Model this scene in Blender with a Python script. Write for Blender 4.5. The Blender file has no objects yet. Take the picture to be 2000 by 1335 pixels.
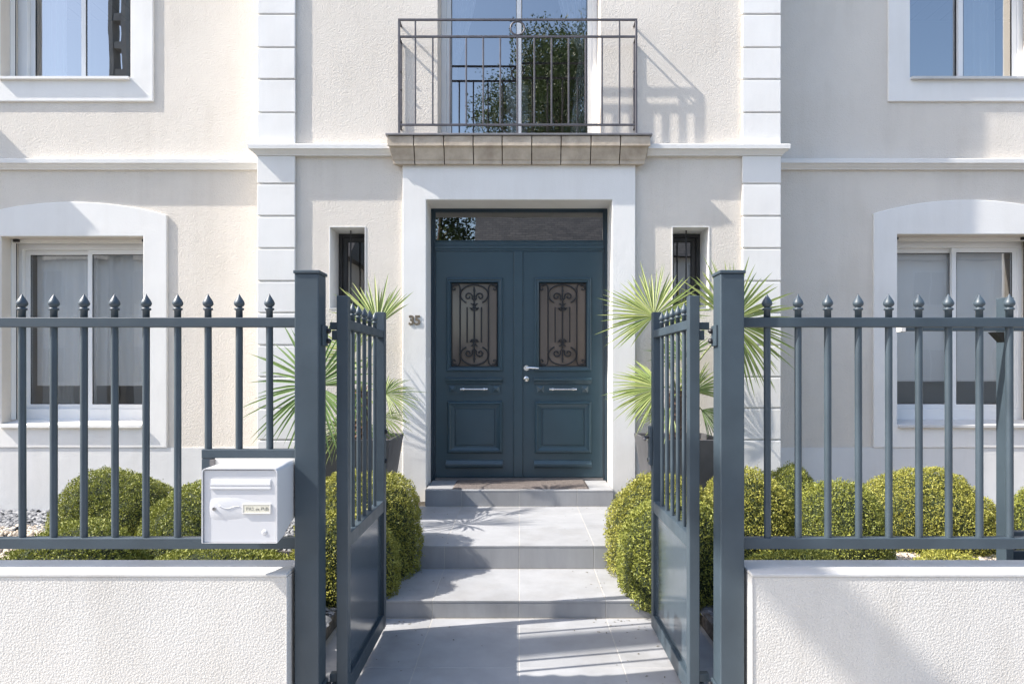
import bpy, math, random
import numpy as np
from mathutils import Vector, Matrix
random.seed(7); rng = np.random.default_rng(7)
SC = bpy.context.scene
COL = SC.collection
R = math.radians

# ------------------------------------------------------------------ camera, sky, sun, exposure
F = 1300.0; VX = 1014.0; VY = 726.0; EYE = 1.4175        # focal length / vanishing point in photo pixels, eye height
cam = bpy.data.cameras.new('camera'); camo = bpy.data.objects.new('camera', cam); COL.objects.link(camo)
camo.location = (0, 0, EYE); camo.rotation_euler = (R(90), 0, 0)
cam.sensor_width = 36; cam.lens = F/2000*36
cam.shift_x = (1000-VX)/2000; cam.shift_y = (VY-667.5)/2000
cam.clip_start = 0.05; cam.clip_end = 2000
SC.camera = camo
L = Vector((1.0, 0.20, -1.0)).normalized()               # direction the sunlight travels
w = bpy.data.worlds.new('World'); SC.world = w; w.use_nodes = True
nt = w.node_tree; bg = nt.nodes['Background']
sky = nt.nodes.new('ShaderNodeTexSky'); sky.sky_type = 'NISHITA'; sky.sun_disc = False
sky.sun_elevation = math.asin(-L.z); sky.sun_rotation = math.atan2(-L.x, -L.y)
sky.air_density = 1.0; sky.dust_density = 1.6; sky.ozone_density = 0.7
nt.links.new(sky.outputs[0], bg.inputs[0]); bg.inputs[1].default_value = 0.15
sl = bpy.data.lights.new('sun', 'SUN'); sl.energy = 3.7; sl.angle = R(0.53); sl.color = (1, .945, .87)
so = bpy.data.objects.new('sun', sl); COL.objects.link(so); so.location = (-20, -4, 20)
so.rotation_euler = L.to_track_quat('-Z', 'Y').to_euler()
SC.view_settings.view_transform = 'Standard'; SC.view_settings.look = 'None'
SC.view_settings.gamma = 1; SC.view_settings.exposure = 1.36
SC.render.engine = 'CYCLES'

# ------------------------------------------------------------------ helpers
def at(px, py, Y):
    """world x, z of a photo pixel at depth Y"""
    return (px-VX)*Y/F, EYE-(py-VY)*Y/F
def X(px, Y): return (px-VX)*Y/F
def Z(py, Y): return EYE-(py-VY)*Y/F

WL = {}                                                    # world location of every object built
def wloc(o): return WL[o.name]
def _link(o, parent, loc):
    COL.objects.link(o); WL[o.name] = Vector(loc)
    if parent is not None:
        o.parent = parent; o.location = Vector(loc)-wloc(parent)
    else: o.location = loc
    return o
def tag(o, label=None, cat=None, group=None, kind=None):
    if label: o['label'] = label
    if cat: o['category'] = cat
    if group: o['group'] = group
    if kind: o['kind'] = kind
    return o
def thing(name, loc, label, cat, group=None):
    return tag(_link(bpy.data.objects.new(name, None), None, loc), label, cat, group)
def part_root(name, loc, parent):
    return _link(bpy.data.objects.new(name, None), parent, loc)
def inst(mesh, name, loc, parent=None, rot=None, scale=None):
    o = _link(bpy.data.objects.new(name, mesh), parent, loc)
    if rot is not None: o.rotation_euler = rot
    if scale is not None: o.scale = scale
    return o

class MB:
    def __init__(s): s.v = []; s.f = []
    def add(s, vs, fs):
        n = len(s.v); s.v += [tuple(p) for p in vs]; s.f += [tuple(i+n for i in f) for f in fs]; return s
    def box(s, x0, x1, y0, y1, z0, z1):
        return s.add([(x0,y0,z0),(x1,y0,z0),(x1,y1,z0),(x0,y1,z0),(x0,y0,z1),(x1,y0,z1),(x1,y1,z1),(x0,y1,z1)],
                     [(0,3,2,1),(4,5,6,7),(0,1,5,4),(1,2,6,5),(2,3,7,6),(3,0,4,7)])
    def frustum(s, c, z0, z1, a0, b0, a1, b1):
        x, y = c
        return s.add([(x-a0,y-b0,z0),(x+a0,y-b0,z0),(x+a0,y+b0,z0),(x-a0,y+b0,z0),(x-a1,y-b1,z1),(x+a1,y-b1,z1),(x+a1,y+b1,z1),(x-a1,y+b1,z1)],
                     [(0,3,2,1),(4,5,6,7),(0,1,5,4),(1,2,6,5),(2,3,7,6),(3,0,4,7)])
    def loops(s, loops, closed=True, cap0=False, cap1=False):
        """quads between consecutive equal-length loops of points"""
        n = len(loops[0]); vs = [p for l in loops for p in l]; fs = []
        for i in range(len(loops)-1):
            for j in range(n if closed else n-1):
                k = (j+1) % n
                fs.append((i*n+j, i*n+k, (i+1)*n+k, (i+1)*n+j))
        if cap0: fs.append(tuple(range(n-1, -1, -1)))
        if cap1: fs.append(tuple((len(loops)-1)*n+j for j in range(n)))
        return s.add(vs, fs)
    def ring(s, x0, x1, z0, z1, prof, yf, cap=False):
        """rectangular moulding facing -y; prof = [(inset, how far proud)]"""
        lp = [[(x0+i, yf-p, z0+i), (x1-i, yf-p, z0+i), (x1-i, yf-p, z1-i), (x0+i, yf-p, z1-i)] for i, p in prof]
        return s.loops(lp, cap1=cap)
    def lathe(s, prof, c=(0,0,0), n=16, axis='z'):
        lp = []
        for r, h in prof:
            l = []
            for k in range(n):
                a = 2*math.pi*k/n; u, v = r*math.cos(a), r*math.sin(a)
                l.append({'z': (c[0]+u, c[1]+v, c[2]+h), 'y': (c[0]+u, c[1]+h, c[2]+v), 'x': (c[0]+h, c[1]+u, c[2]+v)}[axis])
            lp.append(l)
        return s.loops(lp, cap0=True, cap1=True)
    def tube(s, pts, r, n=6, closed=False):
        pts = [Vector(p) for p in pts]; m = len(pts); lp = []
        up = None
        for i, p in enumerate(pts):
            a = pts[i-1] if (i > 0 or closed) else p; b = pts[(i+1) % m] if (i < m-1 or closed) else p
            t = (b-a)
            if t.length < 1e-9: t = Vector((0,0,1))
            t.normalize()
            if up is None: up = Vector((0,1,0)) if abs(t.y) < .9 else Vector((1,0,0))
            u = (up - t*up.dot(t)); u = u.normalized() if u.length > 1e-6 else t.orthogonal().normalized()
            v = t.cross(u); up = u
            rr = r[i] if hasattr(r, '__len__') else r
            lp.append([p+(u*math.cos(2*math.pi*k/n)+v*math.sin(2*math.pi*k/n))*rr for k in range(n)])
        if closed: lp.append(lp[0]); return s.loops(lp)
        return s.loops(lp, cap0=True, cap1=True)
    def prism_x(s, prof, x0, x1):
        """profile of (y, z) swept along x, both ends closed"""
        return s.loops([[(x0,y,z) for y,z in prof], [(x1,y,z) for y,z in prof]], cap0=True, cap1=True)
    def mesh(s, name, mat, smooth=False, centre=True):
        v = np.array(s.v, float)
        c = (v.min(0)+v.max(0))/2 if centre else np.zeros(3)
        me = bpy.data.meshes.new(name); me.from_pydata((v-c).tolist(), [], s.f); me.update()
        if mat: me.materials.append(mat)
        if smooth:
            me.polygons.foreach_set('use_smooth', [True]*len(me.polygons))
        return me, Vector(c)
    def build(s, name, mat, parent=None, bevel=0, smooth=False, auto=False):
        me, c = s.mesh(name, mat, smooth or auto)
        o = inst(me, name, c, parent)
        if auto: 
            try: me.set_sharp_from_angle(angle=R(40))
            except Exception: pass
        if bevel: bev(o, bevel)
        return o
def bev(o, wd, seg=2):
    m = o.modifiers.new('bevel', 'BEVEL'); m.width = wd; m.segments = seg; m.limit_method = 'ANGLE'; m.angle_limit = R(40)
    return o
def BX(name, b, mat, parent=None, bevel=0): return MB().box(*b).build(name, mat, parent, bevel)

# ------------------------------------------------------------------ materials
MATS = {}
def pm(name, col, rough=.6, metal=0, var=0, vscale=2.0, vcol=None, bumps=(), coat=0, spec=.5, rvar=0, streak=0, island=0, trans=0, stain=0, brown=None, objvar=0):
    """principled material: colour variation by noise in object space, one or more bump octaves (scale, height m, detail)"""
    m = bpy.data.materials.new(name); m.use_nodes = True; n = m.node_tree; N = n.nodes; K = n.links
    b = N['Principled BSDF']; b.inputs['Roughness'].default_value = rough; b.inputs['Metallic'].default_value = metal
    b.inputs['Specular IOR Level'].default_value = spec
    if coat: b.inputs['Coat Weight'].default_value = coat; b.inputs['Coat Roughness'].default_value = .08
    b.inputs['Base Color'].default_value = (*col, 1)
    geo = N.new('ShaderNodeNewGeometry'); pos = geo.outputs['Position']
    src = None
    if var or vcol or island:
        no = N.new('ShaderNodeTexNoise'); no.inputs['Scale'].default_value = vscale; no.inputs['Detail'].default_value = 6; no.inputs['Roughness'].default_value = .6
        if streak:
            mp = N.new('ShaderNodeMapping'); mp.inputs['Scale'].default_value = (1, 1, streak); K.new(pos, mp.inputs[0]); K.new(mp.outputs[0], no.inputs['Vector'])
        else: K.new(pos, no.inputs['Vector'])
        fac = no.outputs['Fac']
        if island:
            mx0 = N.new('ShaderNodeMath'); mx0.operation = 'MULTIPLY_ADD'; mx0.inputs[1].default_value = island
            K.new(geo.outputs['Random Per Island'], mx0.inputs[0])
            sb = N.new('ShaderNodeMath'); sb.operation = 'MULTIPLY'; sb.inputs[1].default_value = 1-island; K.new(no.outputs['Fac'], sb.inputs[0])
            K.new(sb.outputs[0], mx0.inputs[2]); fac = mx0.outputs[0]
        cr = N.new('ShaderNodeValToRGB'); e = cr.color_ramp.elements
        c0 = vcol if vcol else tuple(max(0, c*(1-var)) for c in col); c1 = col if vcol else tuple(min(1, c*(1+var)) for c in col)
        lo, hi = (.32, .68) if not island else (.1, .9)
        e[0].position = lo; e[0].color = (*c0, 1); e[1].position = hi; e[1].color = (*c1, 1)
        K.new(fac, cr.inputs[0]); K.new(cr.outputs[0], b.inputs['Base Color']); src = cr.outputs[0]
    if brown:
        e3 = cr.color_ramp.elements.new(.16); e3.color = (*brown, 1); cr.color_ramp.elements[0].position = .05
    base_in = b.inputs['Base Color']
    if stain:
        mp2 = N.new('ShaderNodeMapping'); mp2.inputs['Scale'].default_value = (5.5, 5.5, .55); K.new(pos, mp2.inputs[0])
        ns = N.new('ShaderNodeTexNoise'); ns.inputs['Scale'].default_value = 1.0; ns.inputs['Detail'].default_value = 7; ns.inputs['Roughness'].default_value = .65; K.new(mp2.outputs[0], ns.inputs['Vector'])
        nb = N.new('ShaderNodeTexNoise'); nb.inputs['Scale'].default_value = 1.7; nb.inputs['Detail'].default_value = 3; K.new(pos, nb.inputs['Vector'])
        pr = N.new('ShaderNodeMath'); pr.operation = 'MULTIPLY'; K.new(ns.outputs['Fac'], pr.inputs[0]); K.new(nb.outputs['Fac'], pr.inputs[1])
        mr2 = N.new('ShaderNodeMapRange'); mr2.inputs['From Min'].default_value = .22; mr2.inputs['From Max'].default_value = .40; mr2.inputs['To Min'].default_value = 0; mr2.inputs['To Max'].default_value = stain; K.new(pr.outputs[0], mr2.inputs[0])
        mxs = N.new('ShaderNodeMix'); mxs.data_type = 'RGBA'; mxs.blend_type = 'MULTIPLY'; mxs.inputs['B'].default_value = (.60,.56,.50,1)
        K.new(mr2.outputs[0], mxs.inputs['Factor']); mxs.inputs['A'].default_value = (*col,1)
        if src: K.new(src, mxs.inputs['A'])
        src = mxs.outputs['Result']; K.new(src, base_in)
    if objvar:
        oi = N.new('ShaderNodeObjectInfo'); mo = N.new('ShaderNodeMapRange'); mo.inputs['To Min'].default_value = 1-objvar; mo.inputs['To Max'].default_value = 1+objvar; K.new(oi.outputs['Random'], mo.inputs[0])
        hs = N.new('ShaderNodeHueSaturation'); hs.inputs['Color'].default_value = (*col,1); K.new(mo.outputs[0], hs.inputs['Value'])
        if src: K.new(src, hs.inputs['Color'])
        src = hs.outputs[0]; K.new(src, base_in)
    if rvar:
        n2 = N.new('ShaderNodeTexNoise'); n2.inputs['Scale'].default_value = vscale*3; n2.inputs['Detail'].default_value = 4; K.new(pos, n2.inputs['Vector'])
        mr = N.new('ShaderNodeMapRange'); mr.inputs['From Min'].default_value = .3; mr.inputs['From Max'].default_value = .7
        mr.inputs['To Min'].default_value = rough-rvar; mr.inputs['To Max'].default_value = rough+rvar
        K.new(n2.outputs['Fac'], mr.inputs[0]); K.new(mr.outputs[0], b.inputs['Roughness'])
    prev = None
    for sc, h, det in bumps:
        t = N.new('ShaderNodeTexNoise'); t.inputs['Scale'].default_value = sc; t.inputs['Detail'].default_value = det; t.inputs['Distortion'].default_value = .1; K.new(pos, t.inputs['Vector'])
        bp = N.new('ShaderNodeBump'); bp.inputs['Distance'].default_value = h; bp.inputs['Strength'].default_value = 1
        K.new(t.outputs['Fac'], bp.inputs['Height'])
        if prev: K.new(prev, bp.inputs['Normal'])
        prev = bp.outputs[0]
    if prev: K.new(prev, b.inputs['Normal'])
    if trans:
        tr = N.new('ShaderNodeBsdfTranslucent'); mx = N.new('ShaderNodeMixShader'); mx.inputs[0].default_value = trans
        tr.inputs[0].default_value = (*col, 1)
        if src: K.new(src, tr.inputs[0])
        K.new(b.outputs[0], mx.inputs[1]); K.new(tr.outputs[0], mx.inputs[2]); K.new(mx.outputs[0], N['Material Output'].inputs[0])
    MATS[name] = m; return m

stucco   = pm('cream_roughcast', (.675,.625,.558), .95, var=.035, vscale=1.1, bumps=((60,.0026,2),(130,.0058,3)), spec=.2, stain=.16)
trim     = pm('white_plaster', (.75,.737,.710), .85, var=.02, vscale=2, bumps=((7,.0016,2),(80,.0011,3)), spec=.25, stain=.14, objvar=.015)
plinthM  = pm('plinth_plaster', (.66,.655,.64), .88, var=.04, vscale=1.5, bumps=((8,.002,3),(70,.0012,3)), spec=.25, stain=.16)
lowwall  = pm('white_roughcast', (.62,.604,.572), .92, var=.03, vscale=1.6, bumps=((110,.0040,3),(210,.0022,2)), spec=.2, stain=.22)
coping   = pm('smooth_cement', (.55,.547,.535), .85, var=.04, vscale=2, bumps=((60,.0012,4),), spec=.25, stain=.3)
stone    = pm('weathered_stone', (.55,.475,.38), .9, vcol=(.36,.30,.235), vscale=7, bumps=((30,.003,5),), spec=.25)
zinc     = pm('zinc_flashing', (.22,.21,.21), .55, .6, var=.15, vscale=8)
steel    = pm('blue_grey_paint', (.047,.067,.084), .44, var=.12, vscale=5, bumps=((260,.00025,2),), rvar=.05)
steelsat = pm('blue_grey_panel', (.050,.072,.091), .15, var=.05, vscale=3, rvar=.03)
doorM    = pm('door_blue_paint', (.032,.063,.083), .30, var=.08, vscale=3, bumps=((240,.0003,2),))
doordark = pm('door_frame_paint', (.020,.040,.058), .33)
ironM    = pm('wrought_iron', (.095,.090,.098), .5, .35, var=.2, vscale=12, bumps=((70,.001,3),))
grilleM  = pm('black_iron', (.012,.013,.016), .45)
alu      = pm('white_window_profile', (.74,.74,.73), .35, var=.02)
aluD     = pm('anthracite_profile', (.028,.028,.03), .35)
gasket   = pm('black_gasket', (.02,.02,.02), .6)
chrome   = pm('satin_nickel', (.72,.70,.67), .22, 1)
lockM    = pm('dull_lock', (.36,.35,.34), .4, .8, var=.1, vscale=90)
mailM    = pm('white_enamel', (.61,.613,.625), .28, var=.015, coat=.3)
mailbM   = pm('ivory_plate', (.72,.70,.66), .5)
paper    = pm('name_card', (.66,.63,.52), .7, var=.08, vscale=60)
ink      = pm('pencil_ink', (.10,.10,.09), .8)
bronze   = pm('aged_bronze', (.20,.165,.125), .5, .6, var=.3, vscale=60)
matM     = pm('brown_doormat', (.145,.125,.115), .97, var=.2, vscale=60, bumps=((300,.004,3),), spec=.1)
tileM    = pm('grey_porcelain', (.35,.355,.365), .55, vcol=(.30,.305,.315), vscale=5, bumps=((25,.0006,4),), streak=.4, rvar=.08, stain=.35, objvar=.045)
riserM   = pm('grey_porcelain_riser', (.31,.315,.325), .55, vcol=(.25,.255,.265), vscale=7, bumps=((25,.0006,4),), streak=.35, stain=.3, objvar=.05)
grout    = pm('tile_grout', (.42,.40,.365), .95, var=.1, vscale=20)
potM     = pm('dark_grey_planter', (.075,.075,.08), .55, var=.15, vscale=6, bumps=((120,.0006,3),))
soil     = pm('soil', (.05,.036,.026), .95, var=.4, vscale=30, bumps=((60,.02,4),))
trunkM   = pm('palm_fibre', (.18,.105,.06), .9, vcol=(.09,.05,.03), vscale=30, bumps=((80,.01,3),))
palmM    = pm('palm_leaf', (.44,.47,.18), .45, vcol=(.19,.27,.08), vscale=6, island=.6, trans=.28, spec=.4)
palmM2   = pm('palm_leaf_dark', (.22,.31,.11), .45, vcol=(.11,.18,.06), vscale=6, island=.6, trans=.28, spec=.4)  # darker, greener leaf colour for some fronds
petioleM = pm('palm_stalk', (.22,.26,.08), .5)
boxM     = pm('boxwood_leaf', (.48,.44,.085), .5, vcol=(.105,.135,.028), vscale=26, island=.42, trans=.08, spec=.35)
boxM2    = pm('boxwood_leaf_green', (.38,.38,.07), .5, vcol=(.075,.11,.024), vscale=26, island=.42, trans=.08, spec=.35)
boxcore  = pm('boxwood_inside', (.028,.040,.012), .9, var=.4, vscale=40, bumps=((70,.02,3),))
slateM   = pm('slate_chip', (.27,.275,.285), .6, vcol=(.09,.095,.105), vscale=9, island=.7)
gravelM  = pm('beige_gravel', (.62,.54,.44), .85, vcol=(.34,.28,.22), vscale=9, island=.7)
bedM     = pm('bed_soil', (.14,.125,.11), .95, var=.4, vscale=14, bumps=((40,.02,4),))
asphalt  = pm('asphalt', (.075,.074,.073), .9, var=.15, vscale=4, bumps=((180,.003,2),))
pavM     = pm('concrete_pavement', (.40,.38,.355), .9, var=.1, vscale=3, bumps=((90,.002,3),))
roomM    = pm('interior_plaster', (.42,.39,.35), .9)
floorM   = pm('oak_floor', (.20,.12,.065), .5, var=.2, vscale=5)
oppwall  = pm('opposite_render', (.74,.71,.66), .9, var=.06)
oppdark  = pm('opposite_shutter', (.45,.44,.42), .6)
barkM    = pm('bark', (.09,.065,.045), .9, var=.4, vscale=12, bumps=((30,.02,4),))
treeM    = pm('tree_leaf', (.085,.12,.03), .55, vcol=(.035,.06,.014), vscale=1.5, island=.6, trans=.25)

def slate_roof():
    m = bpy.data.materials.new('slate_roof'); m.use_nodes = True; n = m.node_tree; N = n.nodes; K = n.links
    b = N['Principled BSDF']; b.inputs['Roughness'].default_value = .6
    tc = N.new('ShaderNodeTexCoord'); br = N.new('ShaderNodeTexBrick'); br.inputs['Scale'].default_value = 1
    br.inputs['Brick Width'].default_value = .21; br.inputs['Row Height'].default_value = .095; br.inputs['Mortar Size'].default_value = .007
    br.inputs['Color1'].default_value = (.085,.083,.083,1); br.inputs['Color2'].default_value = (.14,.133,.127,1); br.inputs['Mortar'].default_value = (.015,.015,.016,1)
    sp = N.new('ShaderNodeSeparateXYZ'); K.new(tc.outputs['Object'], sp.inputs[0]); mp = N.new('ShaderNodeCombineXYZ'); K.new(sp.outputs['X'], mp.inputs['X']); K.new(sp.outputs['Z'], mp.inputs['Y'])
    K.new(mp.outputs[0], br.inputs['Vector']); K.new(br.outputs['Color'], b.inputs['Base Color']); return m
slateR = slate_roof()

def glassmat(name, refl, tint=(1,1,1), rough=0.0):
    m = bpy.data.materials.new(name); m.use_nodes = True; n = m.node_tree; N = n.nodes; K = n.links
    N.remove(N['Principled BSDF'])
    t = N.new('ShaderNodeBsdfTransparent'); t.inputs[0].default_value = (*tint, 1)
    g = N.new('ShaderNodeBsdfGlossy'); g.inputs['Roughness'].default_value = rough
    geo = N.new('ShaderNodeNewGeometry'); no = N.new('ShaderNodeTexNoise'); no.inputs['Scale'].default_value = 1.6; K.new(geo.outputs['Position'], no.inputs['Vector'])
    bp = N.new('ShaderNodeBump'); bp.inputs['Distance'].default_value = .0012; K.new(no.outputs['Fac'], bp.inputs['Height']); K.new(bp.outputs[0], g.inputs['Normal'])
    lw = N.new('ShaderNodeLayerWeight'); lw.inputs[0].default_value = .25
    mr = N.new('ShaderNodeMapRange'); mr.inputs['To Min'].default_value = refl; mr.inputs['To Max'].default_value = 1; K.new(lw.outputs['Fresnel'], mr.inputs[0])
    x = N.new('ShaderNodeMixShader'); K.new(mr.outputs[0], x.inputs[0]); K.new(t.outputs[0], x.inputs[1]); K.new(g.outputs[0], x.inputs[2])
    K.new(x.outputs[0], N['Material Output'].inputs[0]); return m
glass   = glassmat('window_glass', .17, (.98,.985,.985))
glassup = glassmat('coated_window_glass', .42, (.8,.83,.85))
glassfr = glassmat('balcony_window_glass', .40, (.8,.83,.85))
glasstr = glassmat('transom_glass', .30, (.25,.25,.26))
glassdk = pm('tinted_obscured_glass', (.135,.108,.088), .10, var=.12, vscale=1.5, spec=.5)
sheer   = pm('sheer_curtain', (.84,.85,.84), .9, trans=.45, var=.03)
blindM  = pm('screen_blind', (.86,.87,.86), .9, trans=.08, bumps=((700,.0006,1),))

# ------------------------------------------------------------------ setting: ground, road, pavement, path, beds
def struct(name, b, mat): return tag(BX(name, b, mat), kind='structure')
struct('ground', (-220,220,-220,220,-.60,-.45), bedM)
struct('road', (-60,60,-6.6,0.4,-.45,-.16), asphalt)
struct('pavement', (-60,60,.4,2.662,-.45,-.04), pavM)
struct('far_pavement', (-60,60,-8.6,-6.6,-.45,-.04), pavM)
path = struct('garden_path', (-1.02,1.02,2.664,3.90,-.3,-.0012), grout)
tilem = {}
def tile(name, x0, x1, y0, y1, z0, z1, mat, parent, b=.0015):
    k = (round(x1-x0,4), round(y1-y0,4), round(z1-z0,4), mat.name)
    if k not in tilem: tilem[k] = MB().box(-(x1-x0)/2,(x1-x0)/2,-(y1-y0)/2,(y1-y0)/2,-(z1-z0)/2,(z1-z0)/2).mesh('tile', mat)[0]
    return bev(inst(tilem[k], name, ((x0+x1)/2,(y0+y1)/2,(z0+z1)/2), parent), b, 1)
g = .0016
for r0, r1 in ((2.67,3.196),(3.196,3.695),(3.695,3.83)):
    for c in (-1,-.5,0,.5):
        tile('floor_tile', c+g, c+.5-g, r0+g, r1-g, -.012, 0, tileM, path)
Y3, Y2, Y1 = 3.835, 4.452, 5.752; Z1l, Z2l, Z3l = .1025, .2575, .3975
steps = thing('entrance_steps', (0, 4.8, -.05), 'grey tiled steps and landing leading up to the blue front door', 'steps')
core = MB()
for (y0, y1, zt, hw) in ((Y3+.0015, Y2+.012, Z1l-.0012, 1.1), (Y2+.0015, Y1+.012, Z2l-.0012, 1.1), (Y1+.0015, 6.27, Z3l-.0012, .815)):
    core.box(-hw+.005, hw-.005, y0, y1, -.25, zt)
core.build('mortar_bed', grout, steps)
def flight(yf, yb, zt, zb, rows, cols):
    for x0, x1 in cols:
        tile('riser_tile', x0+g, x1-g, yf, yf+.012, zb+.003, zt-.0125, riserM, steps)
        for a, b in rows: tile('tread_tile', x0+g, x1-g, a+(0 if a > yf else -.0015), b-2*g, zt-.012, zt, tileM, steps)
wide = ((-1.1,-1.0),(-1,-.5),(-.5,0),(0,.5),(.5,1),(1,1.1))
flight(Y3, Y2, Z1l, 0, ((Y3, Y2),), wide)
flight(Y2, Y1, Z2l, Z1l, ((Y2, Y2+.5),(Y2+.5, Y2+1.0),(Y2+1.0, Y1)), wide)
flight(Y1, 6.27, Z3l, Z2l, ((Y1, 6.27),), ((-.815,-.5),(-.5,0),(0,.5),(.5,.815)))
BZ = .08
struct('garden_bed_left', (-7.5,-1.021,2.865,6.42,-.3,BZ), bedM)
struct('garden_bed_right', (1.021,7.5,2.865,6.42,-.3,BZ), bedM)

# ------------------------------------------------------------------ house
YC, YS, YP = 5.99, 6.39, 5.96                  # central wall, side walls, quoin faces
HX = 8.2; ZT = 6.5
house = thing('house', (0, 6.4, -.05), 'cream rendered two-storey house with white trim and projecting entrance bay', 'house')
def wall_holes(mb, x0, x1, z0, z1, yf, yb, holes):
    xs = sorted({x0, x1, *[h[0] for h in holes], *[h[1] for h in holes]}); zs = sorted({z0, z1, *[h[2] for h in holes], *[h[3] for h in holes]})
    for i in range(len(xs)-1):
        for j in range(len(zs)-1):
            cx, cz = (xs[i]+xs[i+1])/2, (zs[j]+zs[j+1])/2
            if any(h[0] < cx < h[1] and h[2] < cz < h[3] for h in holes): continue
            a, b, c, d = xs[i], xs[i+1], zs[j], zs[j+1]
            mb.add([(a,yf,c),(b,yf,c),(b,yf,d),(a,yf,d)], [(0,1,2,3)])
            mb.add([(a,yb,c),(b,yb,c),(b,yb,d),(a,yb,d)], [(3,2,1,0)])
    for a, b, c, d in holes:
        mb.add([(a,yf,c),(b,yf,c),(b,yf,d),(a,yf,d),(a,yb,c),(b,yb,c),(b,yb,d),(a,yb,d)], [(0,4,5,1),(1,5,6,2),(2,6,7,3),(3,7,4,0)])
    mb.add([(x0,yf,z0),(x1,yf,z0),(x1,yf,z1),(x0,yf,z1),(x0,yb,z0),(x1,yb,z0),(x1,yb,z1),(x0,yb,z1)], [(0,1,5,4),(1,2,6,5),(2,3,7,6),(3,0,4,7)])
    return mb
# openings (x0, x1, z0, z1)
LLw = (-4.966,-3.600,.915,2.715); LUw = (-4.975,-3.720,4.235,5.75)
RLw = (3.619,4.985,.915,2.735);   RUw = (3.742,4.997,4.235,5.75)
SWl = (-1.703,-1.388,1.99,2.72);  SWr = (1.380,1.706,1.99,2.72)
DOOR = (-.87,.87,.245,2.99);   FRW = (-.735,.735,3.47,5.65)
wall_holes(MB(), -2.33, 2.33, .0, ZT, YC, 6.345, [SWl, SWr, DOOR, FRW]).build('entrance_bay_wall', stucco, house)
MB().box(-2.33,-2.01,6.348,7.0,0,ZT).box(2.01,2.33,6.348,7.0,0,ZT).build('bay_return_wall', stucco, house)
wall_holes(MB(), -HX, -2.332, .0, ZT, YS, 6.70, [LLw, LUw]).build('side_wall', stucco, house)
wall_holes(MB(), 2.332, HX, .0, ZT, YS, 6.70, [RLw, RUw]).build('side_wall', stucco, house)
MB().box(-HX,-HX+.3,6.702,12,0,ZT).box(HX-.3,HX,6.702,12,0,ZT).box(-HX+.3,HX-.3,11.7,12,0,ZT).build('rear_wall', stucco, house)
MB().box(-HX+.3,-2.34,6.71,11.69,.2,.38).box(2.34,HX-.3,6.71,11.69,.2,.38).box(-2.0,2.0,6.36,11.69,.2,.39).build('ground_floor', floorM, house)
MB().box(-HX+.3,-2.34,6.71,11.69,3.05,3.42).box(2.34,HX-.3,6.71,11.69,3.05,3.42).box(-2.0,2.0,6.36,11.69,3.05,3.45).build('upper_floor', roomM, house)
MB().box(-2.32,-2.03,7.01,11.69,.4,3.04).box(2.03,2.32,7.01,11.69,.4,3.04).box(-2.32,-2.03,7.01,11.69,3.46,ZT).box(2.03,2.32,7.01,11.69,3.46,ZT)\
    .box(-HX+.31,-2.34,9.6,9.7,.4,ZT-.02).box(2.34,HX-.31,9.6,9.7,.4,ZT-.02).box(-2.0,2.0,9.0,9.1,.4,ZT-.02).build('partition', roomM, house)
rf = MB().add([(-HX-.12,YS-.12,ZT+.002),(HX+.12,YS-.12,ZT+.002),(HX+.12,12.12,ZT+.002),(-HX-.12,12.12,ZT+.002),(-HX+2.6,9.2,9.6),(HX-2.6,9.2,9.6)],
              [(0,1,5,4),(2,3,4,5),(1,2,5),(3,0,4),(3,2,1,0)]).build('roof', slateR, house)
MB().add([(-2.45,YC-.12,ZT+.003),(2.45,YC-.12,ZT+.003),(2.45,8.0,ZT+.003),(-2.45,8.0,ZT+.003),(0,YC-.12,8.3),(0,8.3,8.3)],[(0,1,4),(1,2,5,4),(3,0,4,5),(3,2,1,0)]).build('gable', stucco, house)

# plinth, slightly proud, smooth
for x0, x1, yf in ((-HX,-2.347,YS-.012),(2.347,HX,YS-.012)):
    BX('plinth', (x0, x1, yf, YS-.001, 0, .692), plinthM, house)
for x0, x1 in ((-1.998,-1.046),(1.046,1.998)):
    BX('plinth', (x0, x1, YC-.010, YC-.001, 0, .70), plinthM, house)

# quoins: stacked blocks with recessed joints
lowj = [Z(y, YP) for y in (422,485,549,611,674,736,797,859,922,985)]
def quoin(sx):
    q = part_root('quoin_pilaster', (sx*2.17, YP, 0), house)
    x0, x1 = (-2.345,-2.006) if sx < 0 else (2.0,2.345)
    MB().box(x0+.012, x1-.006, YP+.016, YC-.001, 0, ZT-.05).build('joint_bed', trim, q)
    ret = MB().box(x0 if sx < 0 else 2.3305, -2.3305 if sx < 0 else x1, YC-.0005, YS+.01, 0, ZT-.05); ret.build('quoin_return', trim, q)
    js = [0.05] + sorted([Z(y, YP) for y in (985,922,859,797,736,674,611,549,485,422,359)]) + [3.36]
    js2 = [3.44] + [Z(y, YP) for y in (220,155,93,28)] + [Z(28,YP)+.285*k for k in range(1,6)]
    for seq in (js, js2):
        for a, b in zip(seq[:-1], seq[1:]):
            if b-a < .06 or b > ZT: continue
            e = random.uniform(-.002,.002)
            bev(BX('quoin_block', (x0+e, x1+e, YP+e*.5, YP+.026, a+.008, b-.008), trim, q), .005, 2)
quoin(-1); quoin(1)

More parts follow.
